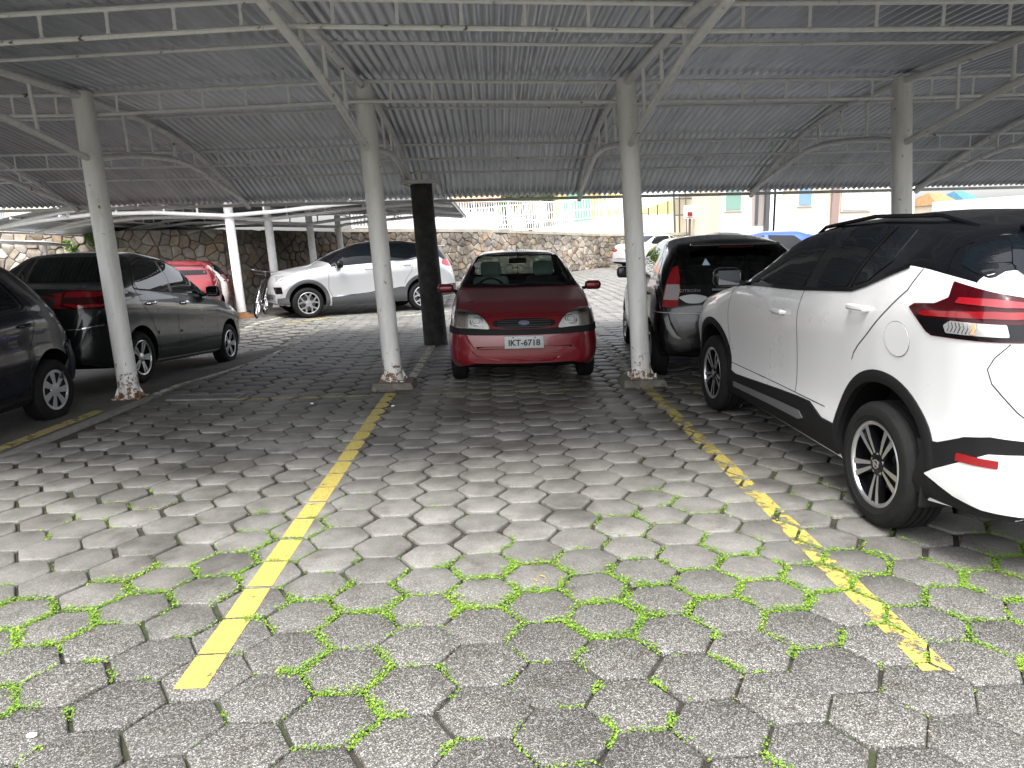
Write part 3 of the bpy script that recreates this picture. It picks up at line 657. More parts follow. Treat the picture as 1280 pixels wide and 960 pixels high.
# ------------------------------------------------------------ car builder
def curve(pts, s=.03):
    pts = sorted(pts); xs = np.array([p[0] for p in pts]); ys = np.array([p[1] for p in pts])
    g = np.arange(xs[0]-.3, xs[-1]+.3, .005); v = np.interp(g, xs, ys)
    if s:
        k = np.exp(-.5*(np.arange(-60, 61)*.005/s)**2); k /= k.sum(); vp = np.pad(v, 60, 'edge'); v = np.convolve(vp, k, 'valid')
        # keep the ends sharp
        w = np.clip((g-xs[0])/.12, 0, 1)*np.clip((xs[-1]-g)/.12, 0, 1); v = v*w+np.interp(g, xs, ys)*(1-w)
    return lambda x: np.interp(x, g, v)
SIDE = [(0, .90), (.05, .945), (.12, .965), (.28, .985), (.45, 1.0), (.62, .992), (.78, .982), (.88, .975), (.95, .955), (1, .925)]
class Body:
    def __init__(s, sp):
        s.sp = sp; s.L = sp['L']; s.hw = sp['W']/2
        s.top = curve(sp['top'], sp.get('ts', .035)); s.belt = curve(sp['belt'], sp.get('bs', .05)); s.bot = curve(sp['bot'], .03)
        L = s.L; s.plan = curve(sp.get('plan', [(0, .62), (.015, .72), (.05, .82), (.12, .90), (.25, .955), (.5, .985), (.8, 1), (L-.8, 1), (L-.5, .985), (L-.25, .955), (L-.12, .91), (L-.05, .84), (L-.015, .76), (L, .66)]), .02)
        s.roof_hw = sp.get('roof_hw', .60); s.H = max(p[1] for p in sp['top']); s.cf = sp.get('cf', .12); s.cr = sp.get('cr', .10)
        s.side = sp.get('side', SIDE); gx = np.linspace(0, 1, 241); gy = np.interp(gx, [a for a, b in s.side], [b for a, b in s.side]); kk = np.exp(-.5*(np.arange(-30, 31)/11.)**2); kk /= kk.sum(); s.sgx = gx; s.sgy = np.convolve(np.concatenate([2*gy[0]-gy[30:0:-1], gy, 2*gy[-1]-gy[-2:-32:-1]]), kk, 'valid')
    def ring(s, x, inset=0, zfloor=None, ns=30, nc=14, nb=6, nt=12):
        T = float(s.top(x))-inset; zb = float(s.bot(x))
        if zfloor is not None: zb = zfloor
        w = s.hw*float(s.plan(x))-inset
        zs = min(float(s.belt(x)), T-.012); zb = min(zb, zs-.02)
        st, sy_ = [a for a, b in s.side], [b for a, b in s.side]
        pts = [(0, zb), (w*.5, zb), (w*.86, zb)]
        for k in range(ns+1):
            t = k/ns; pts.append((w*float(np.interp(t, s.sgx, s.sgy)), zb+(zs-zb)*t))
        yb = pts[-1][0]
        cr = s.sp.get('crown', .045); zc = max(zs+.004, T-min(cr, (T-zs)*.45)-.0)
        zc = min(zc, T-.002)
        zfull = max(s.H-.05-s.belt(x), .2)
        slope = (s.hw*.93-s.roof_hw)/zfull
        pl = float(s.plan(x))
        yc = max(yb-slope*(zc-zs)*1.0, .12)
        P0 = Vector((yb, zs)); P1 = Vector((yc, zc)); P2 = Vector((0, T))
        e = min(.10, (P1-P0).length*.55); e2 = min(.13, yc*.35)
        A = P1+(P0-P1).normalized()*e if (P1-P0).length > 1e-5 else P1
        tang = Vector((-1, (T-zc)/max(yc, .01)*1.6)).normalized(); Bp = P1+tang*e2
        for k in range(1, nc+1):
            t = k/nc; q = P0.lerp(A, t); bow = .018*math.sin(PI*t)*min(1, (zc-zs)/.35); pts.append((q.x+bow, q.y))
        for k in range(1, nb): 
            t = k/nb; q = A.lerp(P1, t).lerp(P1.lerp(Bp, t), t); pts.append((q.x, q.y))
        for k in range(nt+1):
            t = k/nt; y = Bp.x*(1-t); z = Bp.y+(T-Bp.y)*(1-(y/Bp.x)**2); pts.append((y, z))
        return pts
    def shift(s, x, y, z=0):
        f = (y/s.hw)**2; L = s.L
        return x+s.cf*f*max(0, 1-x/(L*.45))-s.cr*f*max(0, 1-(L-x)/(L*.4))
    def loft(s, inset=0, x0=None, x1=None, zfloor=None, step=.04):
        L = s.L; x0 = 0 if x0 is None else x0; x1 = L if x1 is None else x1
        if inset: xs = list(np.arange(x0, x1, step))+[x1]
        else: xs = [0, .004, .01, .018, .028, .04, .055, .075, .1, .13]+list(np.arange(.16, L-.15, step))+[L-.13, L-.1, L-.075, L-.055, L-.04, L-.028, L-.018, L-.01, L-.004, L]
        vs = []; rings = []; fs = []; mi = []
        for x in xs:
            p = s.ring(x, inset, zfloor); n = len(p)
            full = [(y, z) for y, z in p]+[(-y, z) for y, z in p[-2:0:-1]]
            o = len(vs); rings.append(o); vs += [(s.shift(x, y), y, z) for y, z in full]
        m = len(full); nbelt = 3+30
        xc = s.sp.get('roofx', (1e9, 1e9))
        for r in range(len(xs)-1):
            for k in range(m):
                k2 = (k+1) % m; fs.append((rings[r]+k, rings[r]+k2, rings[r+1]+k2, rings[r+1]+k))
                kk = k if k < len(p)-1 else m-1-k
                mat_i = 0
                if kk <= 1: mat_i = 2
                elif kk >= nbelt and xc[0] < (xs[r]+xs[r+1])/2 < xc[1]: mat_i = 1
                mi.append(mat_i)
        fs.append(tuple(rings[0]+k for k in range(m))[::-1]); mi.append(0); fs.append(tuple(rings[-1]+k for k in range(m))); mi.append(0)
        return vs, fs, mi
def rounded(poly, r=.03, n=4):
    out = []; L = len(poly); rs = r if isinstance(r, (list, tuple)) else [r]*L
    for i in range(L):
        p0, p1, p2 = Vector(poly[i-1]), Vector(poly[i]), Vector(poly[(i+1) % L]); ri = min(rs[i], (p1-p0).length*.45, (p2-p1).length*.45)
        if ri < .002: out.append(tuple(p1)); continue
        a = p1+(p0-p1).normalized()*ri; b = p1+(p2-p1).normalized()*ri
        for k in range(n+1):
            t = k/n; q = a.lerp(p1, t).lerp(p1.lerp(b, t), t); out.append(tuple(q))
    return out
VD = {'L': (lambda u, v, L: Vector((u, -3, v)), Vector((0, 1, 0))), 'R': (lambda u, v, L: Vector((u, 3, v)), Vector((0, -1, 0))),
      'F': (lambda u, v, L: Vector((-3, u, v)), Vector((1, 0, 0))), 'B': (lambda u, v, L: Vector((L+3, u, v)), Vector((-1, 0, 0))), 'T': (lambda u, v, L: Vector((u, v, 4)), Vector((0, 0, -1)))}
_q = math.sqrt(.5)
# corner views: u measures along the skin from the rear corner, negative along the flank, positive along the tail
VC = {'CL': (Vector((-_q, _q, 0)), Vector((_q, _q, 0)), -1), 'CR': (Vector((-_q, -_q, 0)), Vector((_q, -_q, 0)), 1)}
for _k, (_d, _e, _s) in VC.items(): VD[_k] = (None, _d)
class Car:
    def __init__(s, name, label, cat, sp, loc, heading, group=None, pitch=0, roll=0, see=False, paints=None, roofmat=None):
        s.sp = sp; s.B = Body(sp); s.L = sp['L']; s.xr = sp['xr']; s.xf = sp['xf']; s.see = see
        s.root = thing(name, label, cat, loc, 0, group or 'cars parked in the lot')
        # loc = point on the ground under the rear axle centre; heading = world angle the car faces
        s.root.rotation_euler = (roll, pitch, heading-PI)
        s.off = Vector((-s.xr, 0, 0)); s.paint = paints
        vs, fs, mi = s.B.loft(); s.bvh = BVHTree.FromPolygons([Vector(v) for v in vs], fs)
        s.mats = [paints, roofmat or paints, M_under]
        me = bpy.data.meshes.new('body'); me.from_pydata(vs, [], fs)
        for m in s.mats: me.materials.append(m)
        me.polygons.foreach_set('material_index', mi)
        bm = bmesh.new(); bm.from_mesh(me); bmesh.ops.recalc_face_normals(bm, faces=bm.faces); bm.to_mesh(me); bm.free()
        ob = bpy.data.objects.new('body', me); C.objects.link(ob); s.body = ob; s.cutters = []
        ra = sp.get('ra', sp['R']+.06)
        for xa in (s.xf, s.xr):
            for sg in (-1, 1):
                mb = MB(); y0 = sg*(s.B.hw-.27); y1 = sg*(s.B.hw+.3); n = 40; z = sp['R']+sp.get('arch_dz', .015)
                poly = [(xa+ra*math.cos(2*PI*k/n), z+ra*math.sin(2*PI*k/n)) for k in range(n)]
                mb.prism(poly, min(y0, y1), max(y0, y1), mi=2); s.cut(mb)
        s.extra = []
    def cut(s, mb):
        me = bpy.data.meshes.new('c'); me.from_pydata(mb.v, [], mb.f)
        for m in s.mats: me.materials.append(m)
        me.polygons.foreach_set('material_index', mb.m)
        bm = bmesh.new(); bm.from_mesh(me); bmesh.ops.recalc_face_normals(bm, faces=bm.faces); bm.to_mesh(me); bm.free()
        o = bpy.data.objects.new('c', me); C.objects.link(o); s.cutters.append(o)
    def hollow(s, x0, x1, side_polys, front_poly=None, rear_poly=None, floor=.42, inset=.045):
        vs, fs, mi = s.B.loft(inset, x0, x1, floor, .06); mb = MB(); mb.v = vs; mb.f = fs; mb.m = [2]*len(fs); s.cut(mb)
        for p in side_polys:
            mb = MB(); mb.prism(p, -1.5, 1.5, mi=2); s.cut(mb)
        xm = (x0+x1)/2
        if front_poly: mb = MB(); mb.prism(front_poly, -1, xm, mi=2, plane='yz'); s.cut(mb)
        if rear_poly: mb = MB(); mb.prism(rear_poly, xm+.1, s.L+1, mi=2, plane='yz'); s.cut(mb)
    def finish(s):
        for c in s.cutters:
            m = s.body.modifiers.new('b', 'BOOLEAN'); m.operation = 'DIFFERENCE'; m.solver = 'EXACT'; m.object = c
        dg = bpy.context.evaluated_depsgraph_get(); dg.update()
        me = bpy.data.meshes.new_from_object(s.body.evaluated_get(dg)); s.body.modifiers.clear()
        if len(me.polygons) < 500: print('BOOLEAN FAIL', s.root.name, len(me.polygons)); me = s.body.data
        s.body.data = me
        me.polygons.foreach_set('use_smooth', [True]*len(me.polygons)); me.set_sharp_from_angle(angle=math.radians(38))
        for c in s.cutters: bpy.data.objects.remove(c)
        s.body.parent = s.root; s.body.location = s.off
    def hit(s, view, u, v, off=0):
        f, d = VD[view]
        o = f(u, v, s.L) if f else Vector((s.L, VC[view][2]*s.B.hw, v))+VC[view][1]*(u*_q)-d*3
        h = s.bvh.ray_cast(o, d)
        if h[0] is None:
            best = None
            for q in range(60):
                g = s.bvh.find_nearest(o+d*(1.0+q*.12))
                if g[0] is not None and (best is None or g[3] < best[3]): best = g
            p, nrm = best[0], best[1]
        else: p, nrm = h[0], h[1]
        if nrm.dot(d) > 0: nrm = -nrm
        return p+(nrm*.6-d*.4)*off, nrm
    def panel(s, name, poly, view, m, off=.004, step=.05, thick=.012, parent=None, r=.02, mirror=False, label=None):
        out = []
        for vw, pl in ([(view, poly)] + ([({'L': 'R', 'CL': 'CR'}.get(view, view), poly if view in ('L', 'CL') else [(-a, b) for a, b in poly][::-1])] if mirror else [])):
            pl = rounded(pl, r) if r else pl
            bm = bmesh.new(); vv = [bm.verts.new((a, b, 0)) for a, b in pl]; bm.faces.new(vv)
            us = [a for a, b in pl]; ws = [b for a, b in pl]
            for lo, hi, nr in ((min(us), max(us), (1, 0, 0)), (min(ws), max(ws), (0, 1, 0))):
                k = lo+step
                while k < hi-.005:
                    bmesh.ops.bisect_plane(bm, geom=list(bm.verts)+list(bm.edges)+list(bm.faces), plane_co=Vector(nr)*k, plane_no=nr); k += step
            bmesh.ops.triangulate(bm, faces=[f for f in bm.faces if len(f.verts) > 4])
            bnd = [e for e in bm.edges if e.is_boundary]
            P = {}; d = VD[vw][1]
            for v in bm.verts: P[v] = s.hit(vw, v.co.x, v.co.y, off)[0]
            bm.verts.index_update(); mb = MB(); vs = [tuple(P[v]) for v in bm.verts]; fs = [tuple(v.index for v in f.verts) for f in bm.faces]
            n = len(vs); bi = {}
            for e in bnd:
                for v in e.verts:
                    if v.index not in bi: bi[v.index] = len(vs); vs.append(tuple(P[v]+d*thick))
            for e in bnd: a, b = e.verts[0].index, e.verts[1].index; fs.append((a, b, bi[b], bi[a]))
            bm.free(); mb.add(vs, fs); o = mb.build(name, m, parent or s.root, smooth=40)
            if not parent: o.location = s.off
            if label: o['label'] = label
            out.append(o)
        return out
    def seam(s, pts, view, w=.007, m=None, off=.0012, mirror=False, name='panel_gap', closed=False):
        for vw in ([view]+(['R' if view == 'L' else 'CR'] if mirror else [])):
            mb = MB(); d = []; pts2 = list(pts)+([pts[0]] if closed else [])
            for a, b in zip(pts2[:-1], pts2[1:]):
                k = max(1, int(math.hypot(b[0]-a[0], b[1]-a[1])/.03))
                for q in range(k): d.append((a[0]+(b[0]-a[0])*q/k, a[1]+(b[1]-a[1])*q/k))
            d.append(pts2[-1]); vs = []
            for i, p in enumerate(d):
                a, b = Vector(d[max(0, i-1)]), Vector(d[min(len(d)-1, i+1)]); t = (b-a).normalized(); nn = Vector((-t.y, t.x))*w/2
                vs.append(tuple(s.hit(vw, p[0]+nn.x, p[1]+nn.y, off)[0])); vs.append(tuple(s.hit(vw, p[0]-nn.x, p[1]-nn.y, off)[0]))
            mb.add(vs, [(2*i, 2*i+1, 2*i+3, 2*i+2) for i in range(len(d)-1)])
            o = mb.build(name, m or M_seam, s.root, smooth=0); o.location = s.off
        return o
    def part(s, mb, name, m, parent=None, **k):
        o = mb.build(name, m, parent or s.root, **k)
        if not parent: o.location = s.off
        return o
    def wheels(s, style, only=None, steer=0, flat=None, cap=None):
        R = s.sp['R']; rr = s.sp.get('rim', R*.64); w = s.sp.get('tw', .20)
        tm, rm = wheel_meshes(R, rr, w, style)
        for xa, nm in ((s.xf, 'f'), (s.xr, 'r')):
            for sg in (-1, 1):
                e = bpy.data.objects.new('wheel', None); C.objects.link(e); e.parent = s.root
                e.location = s.off+Vector((xa, sg*(s.B.hw-w/2-.015-s.sp.get('wtuck', .015)), R-.006)); e.empty_display_size = .1
                spin = random.uniform(0, 6.28) if s.sp.get('spin') is None else s.sp['spin']
                e.rotation_euler = (0, 0, (PI if sg > 0 else 0)+(steer if nm == 'f' else 0))
                for me, n_ in ((tm, 'tyre'), (rm, 'rim')):
                    o = bpy.data.objects.new(n_, me); C.objects.link(o); o.parent = e
                    if n_ == 'rim': o.rotation_euler = (0, spin, 0)
                if flat == (nm, sg):
                    t2 = tm.copy(); 
                    for v in t2.vertices:
                        if v.co.z < -R+.045:
                            dz = (-R+.045)-v.co.z; v.co.z = -R+.03; v.co.y += (-1 if v.co.y < 0 else 1)*dz*.5
                    [c_ for c_ in e.children if c_.name.startswith('tyre')][0].data = t2; e.location.z -= .03
    def mirror_(s, x, z, m, size=(.11, .20, .14), both=True, y=None, stalk=True, tilt=0):
        for sg in ((-1, 1) if both else (-1,)):
            yy = sg*((y or s.B.hw*.95)+size[1]*.5)
            mb = MB(); mb.rbox((x, yy, z), size, min(size)*.42, 4); o = s.part(mb, 'wing_mirror', m)
            mb = MB(); mb.rbox((x+size[0]*.5, yy, z), (.008, size[1]*.82, size[2]*.78), .004, 1); mb.build('mirror_glass', M_mirror, o)
            mb = MB(); mb.bar((x+.01, yy-sg*size[1]*.4, z-size[2]*.25), (x+.04, sg*(s.B.hw*.86), z-size[2]*.45), .05, .035); mb.build('mirror_arm', M_black, o)
    def handle(s, x, z, m, w=.17, view='L', ch=None):
        for vw, sg in (('L', -1), ('R', 1)):
            p, n = s.hit(vw, x, z); 
            mb = MB(); mb.tube([p+Vector((-w/2, 0, 0)), p+Vector((-w/2+.02, sg*.028, .002)), p+Vector((0, sg*.038, .004)), p+Vector((w/2-.02, sg*.028, .002)), p+Vector((w/2, 0, 0))], [.009, .014, .015, .014, .009], 8)
            mb2 = [Vector(v) for v in mb.v]; mb.v = [tuple(p.z*Vector((0, 0, 1))+Vector((v.x, v.y, (v.z-p.z)*1.25))) for v in mb2]
            s.part(mb, 'door_handle', m)
    def plate(s, text, view, u, v, w=.40, h=.13, size=.085, off=.012, backing=True, ink=None, tilt=0):
        p, n = s.hit(view, u, v); d = VD[view][1]; sx = -1 if view == 'F' else 1
        # flat plate facing straight out
        dd = Vector(d)*-1; z = Vector((0, 0, 1)); rt = z.cross(dd)
        pp = max([s.hit(view, u+a, v+b)[0].dot(dd) for a in (-w/2, 0, w/2) for b in (-h/2, h/2)])
        c = Vector((0, u, v)); c = c-dd*c.dot(dd)+dd*(pp+off)
        mb = MB(); R_ = Matrix((rt, dd, z)).transposed(); mb.rbox(c, (w, .012, h), .008, 2, rot=R_)
        o = s.part(mb, 'licence_plate', M_plate)
        cu = bpy.data.curves.new('t', 'FONT'); cu.body = text; cu.size = size; cu.align_x = 'CENTER'; cu.align_y = 'CENTER'; cu.extrude = .001; cu.offset = .0022
        t = bpy.data.objects.new('t', cu); C.objects.link(t); bpy.context.view_layer.update(); me = bpy.data.meshes.new_from_object(t); bpy.data.objects.remove(t)
        me.materials.clear(); me.materials.append(M_ink); q = bpy.data.objects.new('plate_lettering', me); C.objects.link(q); q.parent = o
        fr = max([abs(a.co.x) for a in me.vertices]+[.01]); k = min(1, w*.46/fr)
        q.matrix_local = Matrix.Translation(c+dd*.0085+Vector((0, 0, -.006))) @ Matrix((rt, z, dd)).transposed().to_4x4() @ Matrix.Diagonal((k, 1, 1, 1))
        for sg in (-1, 1):
            mb = MB(); mb.ell(c+rt*sg*w*.28+dd*.006+z*h*.40, (.009, .006, .006) if view in 'LR' else (.006, .009, .006), 8, 6); mb.build('plate_screw', M_ink, o)
        return o
    def text(s, txt, view, u, v, size, m, name='lettering', off=.004, wide=1.0):
        cu = bpy.data.curves.new('t', 'FONT'); cu.body = txt; cu.size = size; cu.align_x = 'CENTER'; cu.align_y = 'CENTER'; cu.extrude = .002; cu.space_character = wide
        t = bpy.data.objects.new('t', cu); C.objects.link(t); bpy.context.view_layer.update(); me = bpy.data.meshes.new_from_object(t); bpy.data.objects.remove(t)
        p, n = s.hit(view, u, v, off); dd = -VD[view][1]; z = Vector((0, 0, 1)); rt = z.cross(dd); nn = n.normalized(); up = (z-nn*z.dot(nn)).normalized(); r2 = up.cross(nn)
        me.materials.clear(); me.materials.append(m); q = bpy.data.objects.new(name, me); C.objects.link(q); q.parent = s.root
        q.matrix_local = Matrix.Translation(s.off+p) @ Matrix((r2, up, nn)).transposed().to_4x4()
    def seats(s, xs_front, xs_rear, z=.45, m=M_seat, cover=None, lhd=True):
        for sg in (-1, 1):
            mb = MB(); y = sg*.34; rot = Matrix.Rotation(-.22, 3, 'Y').to_3x3()
            rot = Matrix.Rotation(.25, 3, 'Y')
            mb.rbox((xs_front-.22, y, z+.05), (.5, .48, .16), .06, 3); mb.rbox((xs_front+.05, y, z+.36), (.13, .46, .60), .06, 3, rot=rot)
            o = s.part(mb, 'front_seat', cover if (cover and sg > 0) or cover == 1 else m)
            mb = MB(); mb.rbox((xs_front+.17, y, z+.74), (.10, .26, .19), .045, 3, rot=rot); mb.build('headrest', m if not cover else cover, o)
        mb = MB(); mb.rbox((xs_rear-.2, 0, z+.05), (.5, 1.2, .16), .05, 3); mb.rbox((xs_rear+.08, 0, z+.30), (.13, 1.2, .48), .05, 3, rot=Matrix.Rotation(.3, 3, 'Y'))
        s.part(mb, 'rear_seat', m)
WM = {}
def wheel_meshes(R, rr, w, style):
    key = (R, rr, w, style)
    if key in WM: return WM[key]
    h = w/2; mb = MB()
    g = []
    for k in range(5):
        y = -h*.62+k*h*.31
        g += [(R-.002*abs(k-2), y-h*.105), (R-.002*abs(k-2), y+h*.10)]
        if k < 4: g += [(R-.011, y+h*.115), (R-.011, y+h*.195)]
    prof = [(rr-.008, -h*.80), (rr+.004, -h*.98), (rr+.018, -h*1.03), (rr+(R-rr)*.28, -h*1.05), (rr+(R-rr)*.30, -h*1.075), (rr+(R-rr)*.5, -h*1.06), (rr+(R-rr)*.72, -h*1.03), (rr+(R-rr)*.74, -h*1.015), (R-.022, -h*.93), (R-.008, -h*.82)]+g+[(R-.008, h*.82), (R-.022, h*.93), (rr+(R-rr)*.5, h*1.06), (rr+.01, h*1.0), (rr-.008, h*.8)]
    mb.lathe(prof, 72)
    # short cross sipes on the shoulders
    tyre = mb.build('tyre', M_rubber, smooth=30); tm = tyre.data; bpy.data.objects.remove(tyre)
    mb = MB()   # materials: 0 face, 1 dark, 2 disc
    mb.lathe([(rr+.004, -h*.96), (rr-.004, -h*1.0), (rr-.014, -h*.97), (rr-.02, -h*.86)], 64, 0 if style != 'kicks' else 0)
    mb.lathe([(rr-.02, -h*.86), (rr-.035, -h*.2), (rr-.04, h*.8), (rr, h*.9)], 48, 1)
    mb.lathe([(.001, h*.1), (rr*.72, h*.1), (rr*.74, h*.25)], 32, 2)
    mb.lathe([(.001, h*.5), (rr-.04, h*.5)], 32, 1)
    def blade(a0, r0, w0, a1, r1, w1, mi, d0=-.80, d1=-.93, th=.03, side=1):
        c0 = Vector((math.cos(a0)*r0, 0, math.sin(a0)*r0)); c1 = Vector((math.cos(a1)*r1, 0, math.sin(a1)*r1))
        t = (c1-c0).normalized(); n = Vector((-t.z, 0, t.x))
        vs = []
        for c, ww, d in ((c0, w0, d0), ((c0+c1)/2, (w0+w1)/2, (d0+d1)/2-.02), (c1, w1, d1)):
            y = d*h; vs += [c-n*ww/2+Vector((0, y, 0)), c+n*ww/2+Vector((0, y, 0)), c+n*(ww/2+.003)+Vector((0, y+th, 0)), c-n*(ww/2+.003)+Vector((0, y+th, 0))]
        fs = []
        for q in range(2):
            o = q*4; fs += [(o, o+1, o+5, o+4)]
        o0 = len(mb.v); mb.add(vs, fs, mi)
        mb.add(vs, [(q*4+a, q*4+b, q*4+4+b, q*4+4+a) for q in range(2) for a, b in ((1, 2), (2, 3), (3, 0))], side)
    n = 5
    if style == 'kicks':
        for k in range(5):
            a = 2*PI*k/5+.1
            for sg in (-1, 1):
                blade(a+sg*.20, rr*.27, rr*.07, a+sg*.17, rr*.97, rr*.145, 0)
                blade(a+sg*.20, rr*.24, rr*.16, a+sg*.10, rr*.97, rr*.2, 1, -.70, -.84)
        mb.lathe([(.001, -h*.86), (rr*.13, -h*.86), (rr*.15, -h*.82), (rr*.30, -h*.78), (rr*.32, -h*.4)], 32, 1)
        mb.lathe([(rr*.085, -h*.885), (rr*.11, -h*.885), (rr*.11, -h*.85), (rr*.085, -h*.85)], 24, 0, close=True)
        mb.box((0, -h*.875, 0), (rr*.26, .004, rr*.045), 0)
        for k in range(5): a = 2*PI*(k+.5)/5+.1; mb.lathe([(.001, -h*.80), (.010, -h*.80), (.011, -h*.7)], 8, 0, 'y', (math.cos(a)*rr*.22, 0, math.sin(a)*rr*.22))
    elif style == 'fork':
        for k in range(5):
            a = 2*PI*k/5+PI/2
            blade(a, rr*.2, rr*.30, a, rr*.55, rr*.22, 0, -.78, -.86)
            for sg in (-1, 1): blade(a+sg*.06, rr*.50, rr*.15, a+sg*.34, rr*.97, rr*.17, 0, -.86, -.93)
        mb.lathe([(.001, -h*.88), (rr*.12, -h*.88), (rr*.2, -h*.82), (rr*.28, -h*.8), (rr*.3, -h*.5)], 32, 0)
    elif style == 'five':
        for k in range(5):
            a = 2*PI*k/5+PI/2
            for sg in (-1, 1): blade(a+sg*.22, rr*.22, rr*.15, a+sg*.15, rr*.97, rr*.17, 0)
            blade(a, rr*.2, rr*.2, a, rr*.97, rr*.14, 0, -.74, -.84)
        mb.lathe([(.001, -h*.88), (rr*.14, -h*.88), (rr*.22, -h*.82), (rr*.3, -h*.8), (rr*.3, -h*.5)], 32, 0)
    elif style == 'cap':
        for k in range(7):
            a = 2*PI*k/7; blade(a, rr*.25, rr*.22, a+.12, rr*.97, rr*.40, 0, -.92, -.93, .015)
        mb.lathe([(.001, -h*.99), (rr*.2, -h*.98), (rr*.34, -h*.92), (rr*.36, -h*.85)], 32, 0); mb.lathe([(rr*.30, -h*.80), (rr*.98, -h*.80)], 32, 1)
        mb.lathe([(rr*.88, -h*.94), (rr*.99, -h*.96), (rr, -h*.9)], 40, 0)
    else:
        for k in range(6):
            a = 2*PI*k/6; blade(a, rr*.2, rr*.26, a, rr*.97, rr*.26, 0)
        mb.lathe([(.001, -h*.88), (rr*.2, -h*.84), (rr*.3, -h*.8), (rr*.3, -h*.5)], 32, 0)
    face = M_capsilver if style == 'cap' else M_alloy
    rim = mb.build('rim', [face, M_blackgloss if style in ('kicks', 'fork') else M_black, mat('brake_disc', (.25, .25, .26), .4, metal=.8)], smooth=30); rm = rim.data; bpy.data.objects.remove(rim)
    WM[key] = (tm, rm); return WM[key]

#@@S4

# ------------------------------------------------------------ white crossover (right, nearest)
def bot(L, z=.2, f=.30, r=.32): return [(0, f+.02), (.03, f-.01), (.2, z+.02), (.6, z), (L-.6, z), (L-.2, z+.06), (L-.03, r-.02), (L, r+.02)]
def ring_panel(car, xc, zc, r0, r1, a0, a1, view, name, m, off=.006, thick=.03, n=40, mirror=True, parent=None):
    for vw in ((view, 'R') if mirror else (view,)):
        mb = MB(); vs = []; lab = []
        d = VD[vw][1]
        for k in range(n+1):
            a = a0+(a1-a0)*k/n
            row = []
            for j, (r, o_) in enumerate(((r0, -.03), (r0, off), (r0+(r1-r0)*.35, off+.006), (r0+(r1-r0)*.8, off+.004), (r1, off), (r1+.002, -.004))):
                rr = max(r, r0+.002) if j != 0 else r0+.001
                p, nn = car.hit(vw, xc+math.cos(a)*(rr+.004), zc+math.sin(a)*(rr+.004), 0)
                y = p.y-d.y*o_; row.append((xc+math.cos(a)*r, y, zc+math.sin(a)*r))
            vs += row
        m_ = 6; mb.add(vs, [(k*m_+j, k*m_+j+1, (k+1)*m_+j+1, (k+1)*m_+j) for k in range(n) for j in range(m_-1)])
        o = mb.build(name, m, car.root, smooth=50); o.location = car.off
L = 4.30
sp = dict(L=L, W=1.76, xf=.86, xr=3.49, R=.335, ra=.402, rim=.225, tw=.215, arch_dz=.03, roof_hw=.60, crown=.05, cf=.16, cr=.07, spin=.35,
    top=[(0, .55), (.02, .72), (.10, .88), (.35, 1.0), (.9, 1.08), (1.22, 1.13), (2.0, 1.55), (2.35, 1.615), (2.9, 1.64), (3.5, 1.615), (3.82, 1.56), (3.95, 1.50), (4.12, 1.34), (4.20, 1.27), (4.26, 1.1), (4.285, .9), (4.3, .6)],
    belt=[(0, .5), (.1, .75), (.35, .93), (.9, 1.05), (1.3, 1.13), (2.4, 1.175), (3.1, 1.215), (3.25, 1.25), (3.63, 1.365), (3.8, 1.35), (4.08, 1.305), (4.2, 1.24), (4.26, 1.06), (4.285, .86), (4.3, .56)], bs=.015,
    side=[(0, .93), (.05, .96), (.14, .975), (.22, .965), (.34, .95), (.48, .958), (.64, .975), (.78, .992), (.86, .985), (.94, .965), (1, .935)],
    plan=[(0, .62), (.015, .72), (.05, .82), (.12, .90), (.25, .95), (.45, .985), (.86, 1.0), (1.3, .985), (2.2, .975), (3.0, .985), (3.49, 1.0), (3.85, .985), (4.05, .955), (4.18, .91), (4.25, .84), (4.285, .76), (4.3, .66)],
    bot=bot(L, .24), roofx=(1.28, 4.10))
k = Car('crossover', 'white crossover with black roof parked nearest on the right, its rear towards us', 'car', sp, (2.80, 3.55, 0), math.radians(91.4), paints=P_white, roofmat=P_roofblack)
k.finish()
win = lambda nm, poly, r=.025, m=M_darkglass: k.panel(nm, poly, 'L', m, .004, .05, .01, r=r, mirror=True)
win('window_glass', [(1.40, 1.165), (2.02, 1.48), (2.20, 1.535), (2.52, 1.555), (2.47, 1.19)])
win('window_glass', [(2.64, 1.20), (2.68, 1.56), (3.10, 1.55), (3.02, 1.225)])
win('quarter_glass', [(3.08, 1.235), (3.16, 1.55), (3.36, 1.535), (3.40, 1.375), (3.24, 1.27)], .015)
k.seam([(3.05, 1.22), (3.13, 1.555)], 'L', .02, M_black, .007, mirror=True, name='window_divider')
k.seam([(1.30, 1.125), (1.45, 1.150), (2.4, 1.172), (3.1, 1.212), (3.26, 1.252), (3.62, 1.362)], 'L', .022, M_blackgloss, .007, mirror=True, name='window_trim')
# doors: seams and handles
k.seam([(1.27, 1.10), (1.24, .8), (1.26, .50)], 'L', mirror=True)
k.seam([(2.50, 1.17), (2.50, .9), (2.48, .5)], 'L', mirror=True)
k.seam([(3.72, 1.36), (3.66, 1.25), (3.50, 1.12), (3.36, 1.0), (3.27, .93), (3.22, .88), (3.20, .84)], 'L', mirror=True)
k.seam([(1.26, .50), (2.9, .50)], 'L', mirror=True, w=.006)
for x, z in ((2.22, 1.01), (3.27, 1.13)):
    k.panel('handle_recess', [(x-.11, z-.03), (x+.09, z-.025), (x+.09, z+.02), (x-.11, z+.025)], 'L', P_white, .001, mirror=True, r=.02)
    k.handle(x, z, P_white, .2)
# fuel flap
fl = [(3.62+.098*math.cos(a), 1.01+.085*math.sin(a)) for a in np.linspace(0, 2*PI, 28, endpoint=False)]
k.panel('fuel_flap', fl, 'L', P_white, .0035, .05, .006, r=0); k.seam(fl, 'L', .0055, M_seam, .0022, closed=True)
